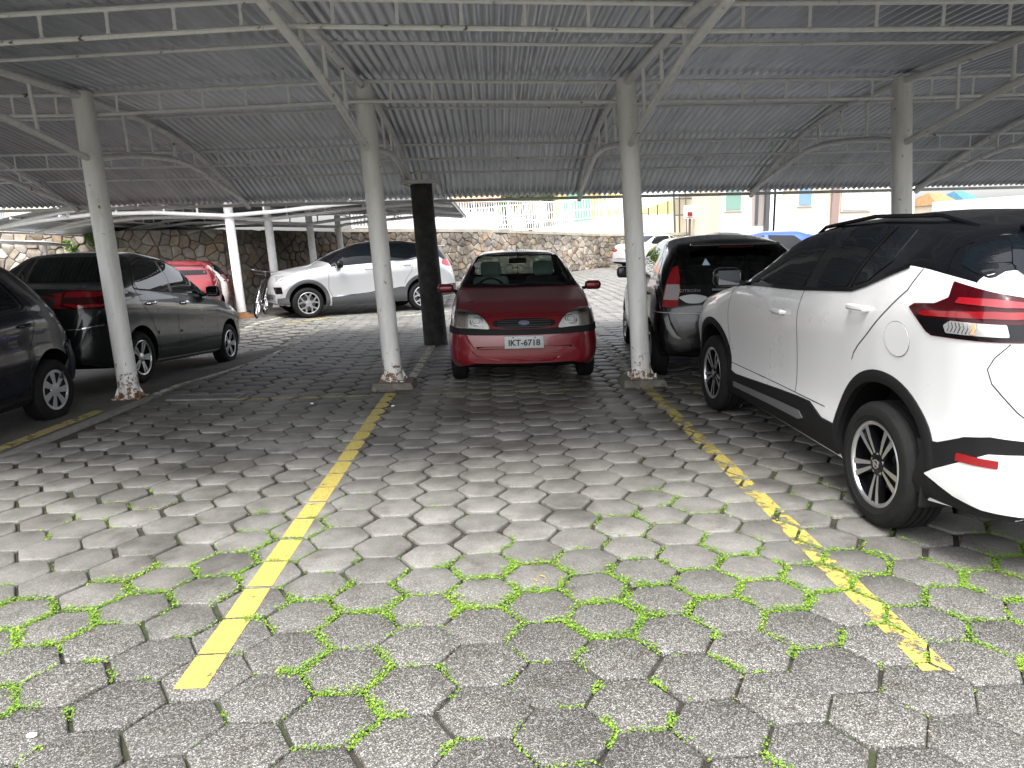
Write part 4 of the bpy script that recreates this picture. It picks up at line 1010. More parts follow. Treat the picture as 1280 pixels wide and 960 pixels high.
# dark cladding: arches, sills, rear skirt
ring_panel(k, k.xr, .365, .400, .462, -.30, PI+.25, 'L', 'wheel_arch_trim', M_black)
ring_panel(k, k.xf, .365, .400, .462, -.25, PI+.30, 'L', 'wheel_arch_trim', M_black)
k.panel('sill_cladding', [(1.27, .25), (1.30, .44), (1.42, .425), (2.50, .485), (2.70, .49), (2.88, .43), (3.045, .43), (3.08, .35), (3.09, .26)], 'L', M_black, .012, .05, .03, mirror=True, r=.01)
k.panel('sill_strip', [(1.42, .365), (2.60, .405), (2.66, .370), (2.60, .350), (1.42, .325)], 'L', mat('sill_strip_grey', (.22, .22, .23), .35, metal=.6), .019, .05, .012, mirror=True, r=.008)
cw = lambda nm, p, m, off, st=.03, th=.02, r=.008: k.panel(nm, p, 'CL', m, off, st, th, mirror=True, r=r)
cw('bumper_cladding', [(-.46, .30), (-.41, .50), (-.44, .56), (-.30, .575), (-.14, .635), (0, .66), (.52, .66), (.52, .31), (-.05, .30)], M_black, .007)
k.panel('bumper_cladding', [(-.36, .31), (-.36, .66), (.36, .66), (.36, .31)], 'B', M_black, .007, .05, .02, r=0)
cw('bumper_skirt', [(-.36, .415), (-.30, .452), (-.14, .525), (0, .585), (.16, .60), (.50, .60), (.50, .33), (0, .335), (-.16, .36), (-.28, .395)], P_white, .013)
k.panel('bumper_skirt', [(-.38, .33), (-.38, .60), (.38, .60), (.38, .33)], 'B', P_white, .013, .05, .02, r=0)
cw('reflector', [(-.17, .525), (.06, .53), (.06, .565), (-.165, .56)], M_red, .019, .02, .01, .006)
# tail lamps, wrapping the corner: dark housing, red bands, smoked and clear segments
cw('tail_lamp', [(-.58, 1.175), (-.54, 1.195), (-.40, 1.205), (-.315, 1.235), (-.30, 1.305), (-.12, 1.275), (.15, 1.235), (.42, 1.20), (.47, 1.14), (.35, 1.07), (-.40, 1.06), (-.44, 1.075)], M_darkred, .005, .025)
cw('lamp_red_band', [(-.50, 1.150), (-.47, 1.168), (-.05, 1.19), (.36, 1.185), (.36, 1.16), (-.05, 1.16), (-.46, 1.145)], M_red, .010, .025, .01)
cw('lamp_red_band', [(-.27, 1.215), (-.25, 1.24), (-.04, 1.24), (.2, 1.215), (.2, 1.20)], mat('lamp_mid_red', (.25, .006, .012), .15, coat=1), .010, .025, .01)
cw('lamp_smoked_part', [(-.51, 1.140), (-.46, 1.138), (.34, 1.14), (.30, 1.08), (-.39, 1.067), (-.43, 1.08)], M_blackgloss, .009, .025, .01)
cw('lamp_clear_part', [(-.32, 1.115), (-.28, 1.138), (.02, 1.138), (.04, 1.088), (-.30, 1.083)], M_lampwhite, .013, .02, .01)
for q in range(8): k.seam([(-.29+q*.022, 1.09), (-.278+q*.022, 1.113), (-.29+q*.022, 1.134)], 'CL', .004, M_chrome, .0155, mirror=True, name='lamp_rib')
k.seam([(-.14, 1.09), (-.14, 1.136)], 'CL', .03, mat('lamp_amber', (.5, .3, .15), .2, coat=1), .0156, mirror=True, name='lamp_amber_part')
k.seam([(.05, 1.06), (-.02, 1.0), (-.05, .95), (-.02, .89), (.12, .78), (.3, .68)], 'CL', .006, mirror=True)
# tailgate outline, rear glass
k.panel('rear_glass', [(-.60, 1.315), (-.63, 1.36), (-.54, 1.50), (.54, 1.50), (.63, 1.36), (.60, 1.315)], 'B', M_darkglass, .006, .05, r=.04)


k.seam([(3.80, 1.563), (3.86, 1.50), (3.80, 1.44), (3.86, 1.345)], 'L', .010, M_chrome if 0 else M_blackgloss, .004, mirror=True)
k.panel('rear_glass_side', [(3.90, 1.375), (3.86, 1.44), (3.94, 1.51), (4.0, 1.42), (4.06, 1.32)], 'L', M_darkglass, .004, .03, mirror=True, r=.01)
for sg in (-1, 1):
    mb = MB(); mb.tube([k.hit('T', x, sg*.545)[0]+Vector((0, 0, h_)) for x, h_ in ((2.1, .0), (2.2, .022), (2.8, .03), (3.4, .025), (3.7, .0))], [.008, .012, .013, .012, .008], 8); k.part(mb, 'roof_rail', M_blackgloss)
mb = MB(); mb.rbox((3.93, 0, 1.535), (.20, .94, .028), .012, 2); k.part(mb, 'roof_spoiler', P_roofblack)
k.mirror_(1.42, 1.20, P_roofblack, (.12, .21, .15))
k.panel('windscreen', [(-.66, 1.15), (-.54, 1.52), (.54, 1.52), (.66, 1.15)], 'F', M_darkglass, .004, .06, r=.03)
k.panel('headlight', [(.50, .86), (.80, .92), (.80, .80), (.52, .78)], 'F', M_lampwhite, .006, .04, mirror=True, r=.02)
k.panel('headlight', [(.10, .86), (.16, .93), (.42, .96), (.36, .88)], 'L', M_lampwhite, .005, .03, mirror=True, r=.01)
k.panel('grille', [(-.45, .55), (-.35, .84), (.35, .84), (.45, .55)], 'F', M_blackgloss, .006, .05, r=.03)
mb = MB()
p_, n_ = k.hit('L', 4.17, .585)
k.wheels('kicks')
for sg in (-1, 1): k.part(MB().rbox((3.86, sg*.74, .34), (.02, .18, .22), .008, 1), 'mud_flap', M_black)

# ------------------------------------------------------------ dark red hatchback facing us
L = 3.83
sp = dict(L=L, W=1.63, xf=.79, xr=3.235, R=.275, ra=.325, rim=.175, tw=.165, arch_dz=.02, roof_hw=.545, crown=.03, cf=.20, cr=.10,
    top=[(0, .44), (.012, .55), (.03, .62), (.06, .70), (.13, .775), (.5, .89), (.95, .975), (1.08, 1.0), (1.80, 1.345), (2.0, 1.385), (2.5, 1.40), (3.1, 1.375), (3.35, 1.31), (3.66, .98), (3.78, .86), (3.83, .5)],
    belt=[(0, .43), (.03, .58), (.13, .74), (.5, .845), (1.05, .945), (2.0, .945), (3.3, .985), (3.6, .96), (3.78, .82), (3.83, .49)],
    side=[(0, .90), (.06, .96), (.2, .99), (.42, 1.0), (.55, .985), (.75, .965), (.9, .945), (1, .90)],
    plan=[(0, .70), (.015, .78), (.05, .865), (.12, .93), (.25, .975), (.5, .995), (.8, 1), (3.0, 1), (3.4, .97), (3.65, .93), (3.78, .85), (3.83, .7)],
    bot=bot(L, .19, .265))
k = f = Car('hatchback', 'dark red hatchback facing us in the bay between the two middle columns', 'car', sp, (.27, 7.17+3.235, 0), math.radians(-90), paints=P_redf, see=True)
WS = rounded([(-.665, 1.005), (-.50, 1.345), (.50, 1.345), (.665, 1.005)], .05)
RG = rounded([(-.60, 1.03), (-.52, 1.31), (.52, 1.31), (.60, 1.03)], .05)
SW1 = [(1.38, .985), (1.86, 1.27), (2.12, 1.325), (2.30, 1.33), (2.30, .985)]; SW2 = [(2.38, .985), (2.38, 1.33), (2.95, 1.31), (3.22, 1.10), (3.22, 1.01)]
f.hollow(1.05, 3.62, [SW1, SW2], WS, RG, .45)
f.finish()
GZ = _glass('tinted_glass_green', (.82, .94, .90), .8)
f.panel('windscreen', [(-.675, .995), (-.51, 1.355), (.51, 1.355), (.675, .995)], 'F', GZ, .002, .05, .004, r=.05)
f.panel('rear_glass', [(-.61, 1.02), (-.53, 1.32), (.53, 1.32), (.61, 1.02)], 'B', GZ, .002, .05, .004, r=.05)
for w_ in (SW1, SW2): f.panel('window_glass', w_, 'L', M_tint, .002, .06, .004, r=.03, mirror=True)
# black surround of the windscreen
bd = [(-.655, 1.012), (-.505, 1.345), (.505, 1.345), (.655, 1.012)]
f.seam(bd, 'F', .035, M_black, .004, closed=True, name='windscreen_seal')
f.seats(2.0, 3.05, .42, M_seat, M_seatcover)
mb = MB(); mb.rbox((1.42, 0, .88), (.42, 1.26, .14), .06, 3); mb.rbox((1.38, .34, .95), (.2, .36, .08), .035, 3); f.part(mb, 'dashboard', M_black)
mb = MB(); sw = Matrix.Rotation(-.45, 3, 'Y')
for q in range(24):
    a, b = 2*PI*q/24, 2*PI*(q+1)/24
    mb.bar(Vector((1.62, .34, .92))+sw @ Vector((0, math.cos(a)*.17, math.sin(a)*.17)), Vector((1.62, .34, .92))+sw @ Vector((0, math.cos(b)*.17, math.sin(b)*.17)), .022, .022)
mb.bar((1.62, .18, .92), (1.62, .50, .92), .03, .02); f.part(mb, 'steering_wheel', M_black)
mb = MB(); mb.rbox((1.76, 0, 1.275), (.03, .22, .065), .02, 3).bar((1.74, 0, 1.31), (1.76, 0, 1.36), .02, .02); o = f.part(mb, 'rear_view_mirror', M_black)
mb = MB(); mb.bar((1.78, 0, 1.24), (1.78, 0, 1.14), .004, .004).ell((1.78, 0, 1.12), (.012, .012, .02), 8, 6); mb.build('hanging_charm', M_black, o)
st = [(.50+.038*math.cos(a), 1.235+.028*math.sin(a)) for a in np.linspace(0, 2*PI, 20, endpoint=False)]
f.panel('sticker', st, 'F', mat('sticker_grey', (.5, .48, .5), .5), .006, .05, .002, r=0)
# front: lamps, grille, emblem, strip, intakes, plate
for sg in (-1, 1):
    base = [(sg*a, b) for a, b in ((.345, .625), (.355, .665), (.40, .725), (.47, .775), (.60, .80), (.735, .80), (.745, .66), (.72, .645))]
    o = f.panel('headlight', base if sg > 0 else base[::-1], 'F', mat('lamp_reflector', (.34, .335, .31), .35, metal=.2), .003, .03, .01, r=.012)[0]
    amb = [(sg*a, b) for a, b in ((.60, .648), (.60, .795), (.735, .795), (.745, .665), (.72, .65))]
    f.panel('indicator', amb, 'F', mat('indicator_grey', (.26, .22, .19), .2, coat=1), .007, .03, .006, r=.01)
    p, n = f.hit('F', sg*.485, .705); mb = MB(); q_ = n.to_track_quat('Z', 'Y').to_matrix()
    mb.ell(p-n*.002, (.080, .060, .024), 24, 10, rot=q_); f.part(mb, 'lamp_bowl', mat('lamp_bowl', (.80, .80, .78), .3, metal=.15, coat=1))
    for rr_ in (.03, .05):
        mb = MB(); mb.lathe([(rr_, .018), (rr_+.004, .022), (rr_+.008, .018)], 24, axis='z'); mb.v = [tuple(q_ @ Vector((v[0]*1.2, v[1]*.9, v[2]))+p) for v in mb.v]; f.part(mb, 'lamp_ring', M_chrome)
    inn = [(sg*a, b) for a, b in ((.355, .632), (.362, .668), (.405, .722), (.47, .768), (.575, .79), (.575, .645))]
    f.panel('lamp_inner', inn if sg > 0 else inn[::-1], 'F', mat('lamp_inner', (.78, .78, .76), .25, metal=.1, bump=.8, bscale=45), .009, .02, .006, r=.015)
    f.panel('lamp_lens', base if sg > 0 else base[::-1], 'F', M_lens, .026, .03, .022, r=.012)
    f.seam([(x, y) for x, y in base], 'F', .006, M_seam, .002, closed=True)
gr = [(.33*math.copysign(abs(math.cos(a))**.6, math.cos(a)), .685+.055*math.copysign(abs(math.sin(a))**.8, math.sin(a))) for a in np.linspace(0, 2*PI, 40, endpoint=False)]
f.panel('grille', gr, 'F', M_black, .004, .03, .006, r=0); f.seam(gr, 'F', .014, P_redf, .010, closed=True, name='grille_surround')
for zz in (.655, .675, .70, .717): f.seam([(-.27, zz), (.27, zz)], 'F', .006, mat('grille_bar', (.035, .035, .04), .4), .010, name='grille_bar')
em = [(.055*math.cos(a), .69+.022*math.sin(a)) for a in np.linspace(0, 2*PI, 28, endpoint=False)]
f.panel('emblem', em, 'F', M_chrome, .016, .03, .01, r=0); f.panel('emblem', [(a*.85, .69+(b-.69)*.78) for a, b in em], 'F', mat('emblem_blue', (.10, .12, .2), .2, coat=1), .019, .03, .004, r=0)
f.text('Ford', 'F', 0, .69, .026, M_chrome, 'emblem_script', .024)
f.seam([(-.70, .795), (-.40, .745), (-.34, .752), (.34, .752), (.40, .745), (.70, .795)], 'F', .007)      # bonnet shut line
f.seam([(-.72, .80), (-.66, .98)], 'T', .006) if 0 else None
f.seam([(.13, -.68), (.6, -.70), (1.02, -.66)], 'T', .006); f.seam([(.13, .68), (.6, .70), (1.02, .66)], 'T', .006)
f.panel('bumper_strip', [(-.795, .575), (-.795, .64), (-.55, .633), (.55, .633), (.795, .64), (.795, .575), (.55, .575), (-.55, .575)], 'F', M_black, .014, .04, .03, r=.012)
f.panel('bumper_strip', [(.02, .575), (.02, .635), (.44, .65), (.44, .58)], 'L', M_black, .012, .04, .03, r=.01, mirror=True)
f.panel('lower_intake', [(-.50, .455), (-.30, .46), (.30, .46), (.50, .455), (.47, .425), (-.47, .425)], 'F', M_under, .006, .04, r=.012)
f.panel('lower_intake', [(-.44, .41), (.44, .41), (.36, .375), (-.36, .375)], 'F', M_under, .006, .04, r=.012)
f.seam([(-.58, .45), (-.50, .36), (-.25, .305), (.25, .305), (.50, .36), (.58, .45)], 'F', .010, P_redf, .009, name='bumper_crease')
f.plate('IKT-6718', 'F', .005, .505, .40, .125, .085, .016)
f.mirror_(1.28, .985, P_redf, (.10, .19, .105))
f.panel('tail_lamp', [(3.62, .62), (3.56, .95), (3.72, .92), (3.80, .64)], 'L', M_red, .004, .04, mirror=True, r=.02)
for s_ in ((-.52, 1.0, -.05, 1.03), (.05, 1.0, .50, 1.03)):
    p0 = f.hit('F', s_[0], s_[1]+.005, .02)[0]; p1 = f.hit('F', s_[2], s_[3], .02)[0]; mb = MB(); mb.bar(p0, p1, .014, .010); f.part(mb, 'wiper', M_black)
mb = MB(); mb.tube([(1.98, 0, 1.385), (2.02, 0, 1.45)], .006, 6); f.part(mb, 'aerial', M_black)
f.seam([(1.32, .95), (1.30, .6), (1.34, .27)], 'L', mirror=True); f.seam([(2.34, .96), (2.33, .3)], 'L', mirror=True); f.handle(2.2, .86, M_black); f.handle(2.95, .87, M_black)
f.wheels('five')

# ------------------------------------------------------------ black rounded hatchback, rear towards us
L = 3.85
sp = dict(L=L, W=1.68, xf=.76, xr=3.22, R=.295, ra=.345, rim=.19, tw=.18, arch_dz=.02, roof_hw=.575, crown=.05, cf=.18, cr=.13,
    top=[(0, .5), (.03, .68), (.15, .80), (.6, .95), (.9, 1.02), (1.75, 1.45), (2.3, 1.535), (2.9, 1.535), (3.35, 1.48), (3.52, 1.41), (3.66, 1.16), (3.74, .98), (3.80, .90), (3.84, .70), (3.85, .5)],
    belt=[(0, .48), (.15, .75), (.6, .88), (1.0, .98), (2.0, .985), (3.2, 1.04), (3.55, 1.05), (3.72, .93), (3.85, .48)],
    plan=[(0, .62), (.015, .72), (.05, .82), (.12, .90), (.25, .955), (.5, .985), (.8, 1), (3.0, 1), (3.4, .985), (3.62, .96), (3.74, .925), (3.81, .86), (3.84, .78), (3.85, .7)],
    bot=bot(L, .2))
k = c3 = Car('hatchback', 'black rounded hatchback seen from behind, partly hidden by the nearest white crossover', 'car', sp, (2.50, 7.80, 0), math.radians(86), paints=P_black, see=True)
RG = rounded([(-.60, 1.03), (-.64, 1.15), (-.54, 1.44), (.54, 1.44), (.64, 1.15), (.60, 1.03)], .04)
S1 = [(1.20, 1.03), (1.70, 1.33), (2.05, 1.43), (2.20, 1.44), (2.20, 1.03)]; S2 = [(2.29, 1.03), (2.29, 1.44), (2.85, 1.43), (3.08, 1.30), (3.12, 1.08)]; S3 = [(3.16, 1.10), (3.12, 1.31), (3.30, 1.22), (3.36, 1.12)]
c3.hollow(1.0, 3.62, [S1, S2], rounded([(-.66, 1.05), (-.53, 1.42), (.53, 1.42), (.66, 1.05)], .05), RG, .45); c3.finish()
GB = _glass('tinted_glass_dark', (.13, .17, .18), 1.2)
c3.panel('rear_glass', RG, 'B', GB, .003, .05, .004, r=0); c3.panel('windscreen', [(-.67, 1.04), (-.54, 1.43), (.54, 1.43), (.67, 1.04)], 'F', M_tint, .003, .06, .004)
for w_ in (S1, S2): c3.panel('window_glass', w_, 'L', GB, .002, .06, .004, r=.03, mirror=True)
c3.panel('quarter_glass', S3, 'L', M_darkglass, .003, .05, r=.02, mirror=True)
c3.seam([(1.05, .99), (1.60, 1.33), (2.1, 1.475), (2.8, 1.475), (3.2, 1.36)], 'L', .014, M_chrome, .003, mirror=True, name='window_trim')
c3.seats(2.05, 3.0, .45)
c3.panel('tailgate_lower', [(-.66, .70), (-.655, .98), (.655, .98), (.66, .70), (.6, .66), (-.6, .66)], 'B', P_black, .004, .05, .01, r=.03)
c3.panel('tail_lamp', [(-.11, .80), (.13, .80), (.115, .95), (.05, 1.10), (-.03, 1.225), (-.09, 1.2), (-.12, 1.0)], 'CL', M_red, .004, .025, .02, r=.012, mirror=True)
c3.panel('lamp_clear_part', [(-.095, .875), (.115, .875), (.10, .97), (.07, 1.03), (-.095, 1.03)], 'CL', mat('lamp_pale', (.36, .32, .32), .2, metal=.3, coat=1), .009, .02, .015, r=.008, mirror=True)
c3.seam([(-.25, .975), (.62, .975)], 'B', .02, M_chrome, .012, name='tailgate_bar')
c3.text('CITROËN', 'B', -.47, .965, .045, M_chrome, 'lettering', .006, 1.15)
c3.plate('MJT·5302', 'B', -.02, .89, .40, .125, .08, .01) if 0 else c3.plate('MJT-5302', 'B', .0, .885, .40, .125, .08, .01)
st = [(-.44+.13*math.cos(a)*(1+.15*math.sin(3*a)), .885+.045*math.sin(a)) for a in np.linspace(0, 2*PI, 20, endpoint=False)]
c3.panel('sticker', st, 'B', mat('sticker_pale', (.38, .40, .40), .3), .009, .05, .003, r=0)
c3.panel('sticker', [(-.33, 1.22), (-.25, 1.22), (-.29, 1.29)], 'B', mat('sticker_blue', (.35, .5, .6), .4), .006, .05, .002, r=.005)
c3.seam([(-.80, .745), (-.3, .735), (.3, .735), (.80, .745)], 'B', .010, mat('bumper_edge_grey', (.2, .2, .21), .3), .016, name='bumper_edge')
mb = MB(); mb.rbox((3.56, 0, 1.425), (.12, .9, .03), .012, 2); c3.part(mb, 'roof_spoiler', P_black)
mb = MB(); mb.rbox((3.625, 0, 1.405), (.012, .34, .022), .004, 1); c3.part(mb, 'brake_lamp', M_darkred)
c3.mirror_(1.30, 1.06, P_black, (.11, .19, .15)); c3.handle(2.1, .88, P_black); c3.handle(2.95, .9, P_black)
c3.seam([(1.12, .97), (1.10, .6), (1.16, .26)], 'L', mirror=True); c3.seam([(2.24, .98), (2.22, .26)], 'L', mirror=True); c3.seam([(3.2, 1.0), (3.0, .7), (2.86, .5)], 'L', mirror=True)
c3.wheels('five')

# ------------------------------------------------------------ graphite saloon, left
L = 4.28
sp = dict(L=L, W=1.70, xf=.82, xr=3.36, R=.30, ra=.35, rim=.20, tw=.185, arch_dz=.02, roof_hw=.58, crown=.035, cf=.18, cr=.10, spin=.3,
    top=[(0, .5), (.03, .68), (.12, .80), (.5, .92), (1.0, .99), (1.2, 1.02), (1.95, 1.45), (2.25, 1.535), (2.75, 1.565), (3.15, 1.52), (3.78, 1.16), (3.9, 1.115), (4.15, 1.10), (4.22, 1.03), (4.26, .8), (4.28, .5)],
    belt=[(0, .48), (.12, .74), (.5, .86), (1.15, .965), (2.0, 1.0), (3.0, 1.04), (3.6, 1.06), (4.1, 1.03), (4.22, .95), (4.28, .48)],
    side=[(0, .91), (.05, .95), (.15, .97), (.35, .985), (.55, .98), (.66, .985), (.75, 1.0), (.85, .985), (.94, .955), (1, .92)],
    bot=bot(L, .2))
k = pr = Car('sedan', 'dark graphite sedan with its red tail lamps towards us, behind the leaning left column', 'car', sp, (-4.93, 8.22, 0), math.radians(88.5), paints=P_grey, pitch=-.078, see=True)
S1 = [(1.42, 1.035), (2.02, 1.38), (2.25, 1.435), (2.42, 1.445), (2.42, 1.065)]; S2 = [(2.50, 1.07), (2.50, 1.445), (2.85, 1.44), (3.12, 1.36), (3.30, 1.13), (3.28, 1.085)]
pr.hollow(1.2, 3.62, [S1, S2], rounded([(-.66, 1.05), (-.53, 1.40), (.53, 1.40), (.66, 1.05)], .05), rounded([(-.60, 1.17), (-.53, 1.47), (.53, 1.47), (.60, 1.17)], .05), .45); pr.finish()
pr.panel('rear_glass', [(-.61, 1.16), (-.54, 1.48), (.54, 1.48), (.61, 1.16)], 'B', GB, .003, .05, .004, r=.05); pr.panel('windscreen', [(-.67, 1.04), (-.54, 1.41), (.54, 1.41), (.67, 1.04)], 'F', M_tint, .003, .06, .004)
for w_ in (S1, S2): pr.panel('window_glass', w_, 'L', M_tint, .002, .06, .004, r=.02, mirror=True)
pr.seam([(1.36, 1.02), (2.4, 1.055), (3.34, 1.085), (3.36, 1.12), (3.15, 1.385), (2.86, 1.465), (2.3, 1.465), (2.0, 1.40)], 'L', .014, M_black, .004, mirror=True, name='window_trim')
pr.seats(2.15, 3.2, .45)
pr.panel('trunk_lid', [(-.40, .74), (-.40, 1.08), (.40, 1.08), (.40, .74)], 'B', P_grey, .003, .05, .01, r=.03)
for sg in (-1, 1):
    V = lambda p: [(sg*a, b) for a, b in p]
    pr.panel('tail_lamp', V([(.46, .90), (.47, 1.055), (.62, 1.065), (.80, 1.05), (.83, .98), (.80, .87), (.62, .86)]), 'B', M_darkred, .014, .025, .02, r=.02)
    pr.panel('lamp_red_band', V([(.49, .99), (.50, 1.045), (.62, 1.05), (.78, 1.04), (.79, 1.0), (.62, .985)]), 'B', M_red, .020, .025, .01, r=.01)
    pr.panel('lamp_red_band', V([(.49, .91), (.50, .93), (.62, .91), (.79, .92), (.78, .89), (.62, .875)]), 'B', M_red, .020, .025, .01, r=.008)
pr.panel('tail_lamp', [(3.98, .96), (3.94, 1.03), (4.12, 1.05), (4.22, 1.03), (4.22, .88), (4.08, .88)], 'L', M_red, .005, .025, .02, r=.02, mirror=True)
pr.seam([(-.12, 1.0), (.12, 1.0)], 'B', .03, M_chrome, .01, name='tailgate_bar')
pr.plate('MKC-4471', 'B', 0, .86, .40, .125, .08) if 0 else None
pr.seam([(-.78, .70), (-.62, .66), (.62, .66), (.78, .70)], 'B', .012, mat('bumper_chrome', (.5, .5, .5), .2, metal=.9), .012, name='bumper_edge')
pr.seam([(1.32, 1.0), (1.28, .7), (1.30, .28)], 'L', mirror=True); pr.seam([(2.46, 1.05), (2.45, .27)], 'L', mirror=True); pr.seam([(3.34, 1.08), (3.30, .9), (3.10, .72), (2.98, .5), (2.96, .28)], 'L', mirror=True)
pr.seam([(1.34, .55), (2.40, .56)], 'L', .03, P_grey, .012, mirror=True, name='door_moulding'); pr.seam([(2.52, .56), (2.98, .57)], 'L', .03, P_grey, .012, mirror=True, name='door_moulding')
for x in (2.24, 3.12): pr.handle(x, .92, M_chrome, .18)
pr.seam([(1.2, .24), (3.0, .24)], 'L', .02, M_chrome if 0 else mat('sill_bright', (.4, .4, .4), .3, metal=.6), .006, mirror=True, name='sill_strip')
pr.mirror_(1.50, 1.07, M_blackgloss, (.12, .19, .15)); pr.panel('headlight', [(.20, .78), (.16, .86), (.50, .90), (.42, .82)], 'L', M_lampwhite, .004, .03, mirror=True, r=.01)
pr.wheels('five')

# ------------------------------------------------------------ navy hatchback at the left edge, nose towards us
L = 3.72
sp = dict(L=L, W=1.63, xf=.75, xr=3.12, R=.29, ra=.335, rim=.185, tw=.175, arch_dz=.02, roof_hw=.57, crown=.035, cf=.18, cr=.12, spin=.2,
    top=[(0, .5), (.03, .66), (.12, .78), (.5, .90), (1.0, .99), (1.75, 1.40), (2.0, 1.48), (2.6, 1.50), (2.95, 1.48), (3.08, 1.44), (3.42, 1.14), (3.52, .95), (3.66, .86), (3.71, .7), (3.72, .5)],
    belt=[(0, .48), (.12, .73), (.5, .84), (1.05, .94), (2.0, .96), (3.0, 1.0), (3.4, .97), (3.55, .88), (3.72, .48)],
    side=[(0, .93), (.06, .96), (.2, .98), (.35, .985), (.42, 1.0), (.52, 1.0), (.58, .975), (.8, .965), (.92, .95), (1, .91)], bot=bot(L, .2))
k = nv = Car('hatchback', 'navy blue hatchback at the left edge with a silver hubcap and a flat rear tyre', 'car', sp, (-4.93, 6.62, 0), math.radians(-91), paints=P_navy)
nv.finish()
nv.panel('window_glass', [(1.35, 1.0), (1.86, 1.30), (2.05, 1.345), (2.18, 1.35), (2.18, 1.02)], 'L', M_darkglass, .004, .05, r=.03, mirror=True)
nv.panel('window_glass', [(2.26, 1.02), (2.26, 1.355), (2.62, 1.345), (2.76, 1.28), (2.88, 1.05)], 'L', M_darkglass, .004, .05, r=.03, mirror=True)
nv.seam([(2.20, 1.0), (2.9, 1.03), (2.94, 1.06), (2.80, 1.30), (2.64, 1.375)], 'L', .016, M_black, .006, mirror=True, name='window_trim')
nv.panel('quarter_glass', [(2.93, 1.06), (2.87, 1.22), (3.0, 1.12), (3.06, 1.04)], 'L', M_black, .003, .04, r=.02, mirror=True)
nv.seam([(2.22, 1.36), (2.22, .28)], 'L', mirror=True); nv.seam([(2.95, 1.03), (2.98, .90), (2.88, .75), (2.78, .6), (2.76, .3)], 'L', mirror=True); nv.seam([(1.28, .95), (1.26, .3)], 'L', mirror=True)
nv.handle(2.84, .89, P_navy, .16); nv.handle(2.05, .88, P_navy, .16)
nv.panel('bumper', [(3.40, .30), (3.38, .62), (3.50, .68), (3.69, .66), (3.70, .34), (3.60, .28)], 'L', mat('bumper_dark', (.012, .014, .02), .35), .022, .03, .03, r=.03, mirror=True)
nv.panel('bumper', [(-.78, .34), (-.76, .66), (.76, .66), (.78, .34), (.6, .28), (-.6, .28)], 'B', MATS['bumper_dark'], .022, .05, .03, r=.03)
nv.panel('tail_lamp', [(3.50, .74), (3.38, .96), (3.44, 1.02), (3.58, .88), (3.64, .76)], 'L', M_darkred, .004, .03, r=.02, mirror=True)
nv.panel('rear_glass', [(-.58, 1.08), (-.52, 1.38), (.52, 1.38), (.58, 1.08)], 'B', M_darkglass, .004, .05, r=.04); nv.panel('windscreen', [(-.64, 1.03), (-.52, 1.38), (.52, 1.38), (.64, 1.03)], 'F', M_darkglass, .004, .05, r=.04)
nv.panel('side_moulding', [(1.30, .50), (1.30, .56), (2.20, .57), (2.20, .51)], 'L', M_black, .01, .05, .015, r=.01, mirror=True); nv.panel('side_moulding', [(2.25, .51), (2.25, .57), (2.74, .58), (2.74, .52)], 'L', M_black, .01, .05, .015, r=.01, mirror=True)
nv.panel('headlight', [(.42, .66), (.72, .66), (.72, .78), (.46, .76)], 'F', M_lampwhite, .005, .04, r=.02, mirror=True)
nv.mirror_(1.38, 1.03, P_navy, (.10, .17, .13)); nv.wheels('cap', flat=('r', -1))

# ------------------------------------------------------------ silver crossover behind
L = 4.22
sp = dict(L=L, W=1.76, xf=.66, xr=3.23, R=.325, ra=.385, rim=.225, tw=.2, arch_dz=.03, roof_hw=.58, crown=.05, cf=.18, cr=.14, spin=.0,
    top=[(0, .5), (.03, .78), (.12, .91), (.30, .985), (.6, 1.04), (.95, 1.09), (1.5, 1.36), (2.0, 1.53), (2.4, 1.58), (3.0, 1.575), (3.6, 1.50), (3.8, 1.44), (4.0, 1.20), (4.12, 1.02), (4.2, .8), (4.22, .6)],
    belt=[(0, .48), (.12, .84), (.4, .93), (.95, 1.04), (1.3, 1.06), (2.1, 1.10), (3.0, 1.16), (3.35, 1.24), (3.6, 1.26), (3.85, 1.15), (4.1, .9), (4.22, .55)],
    side=[(0, .93), (.06, .965), (.16, .975), (.26, .955), (.42, .965), (.6, .985), (.74, 1.0), (.84, .99), (.94, .96), (1, .925)], bot=bot(L, .24), roofx=(1.1, 4.0))
a = Vector((-4.0, 15.1)); b = Vector((-1.76, 16.24)); d = (a-b).normalized(); nrm = Vector((-d.y, d.x)); rear = b-nrm*(.86)-d*.10
k = sv = Car('crossover', 'silver crossover with a black roof seen from its side behind the middle column', 'car', sp, (rear.x, rear.y, 0), math.atan2(d.y, d.x), paints=P_silver, roofmat=P_roofblack)
sv.finish()
sv.panel('window_glass', [(1.24, 1.07), (1.42, 1.22), (1.85, 1.42), (2.05, 1.475), (2.10, 1.475), (2.12, 1.115)], 'L', M_darkglass, .004, .06, r=.02, mirror=True)
sv.panel('window_glass', [(2.18, 1.12), (2.16, 1.48), (2.85, 1.49), (3.05, 1.22), (2.9, 1.165)], 'L', M_darkglass, .004, .06, r=.02, mirror=True)
sv.panel('quarter_glass', [(3.12, 1.22), (2.93, 1.49), (3.30, 1.45), (3.42, 1.30)], 'L', M_darkglass, .004, .06, r=.02, mirror=True)
sv.seam([(1.12, 1.03), (2.1, 1.09), (3.0, 1.15), (3.36, 1.24)], 'L', .02, M_chrome, .006, mirror=True, name='window_trim')
ring_panel(sv, sv.xr, .355, .383, .46, -.35, PI+.3, 'L', 'wheel_arch_trim', mat('cladding_grey', (.05, .052, .055), .6)); ring_panel(sv, sv.xf, .355, .383, .46, -.3, PI+.35, 'L', 'wheel_arch_trim', MATS['cladding_grey'])
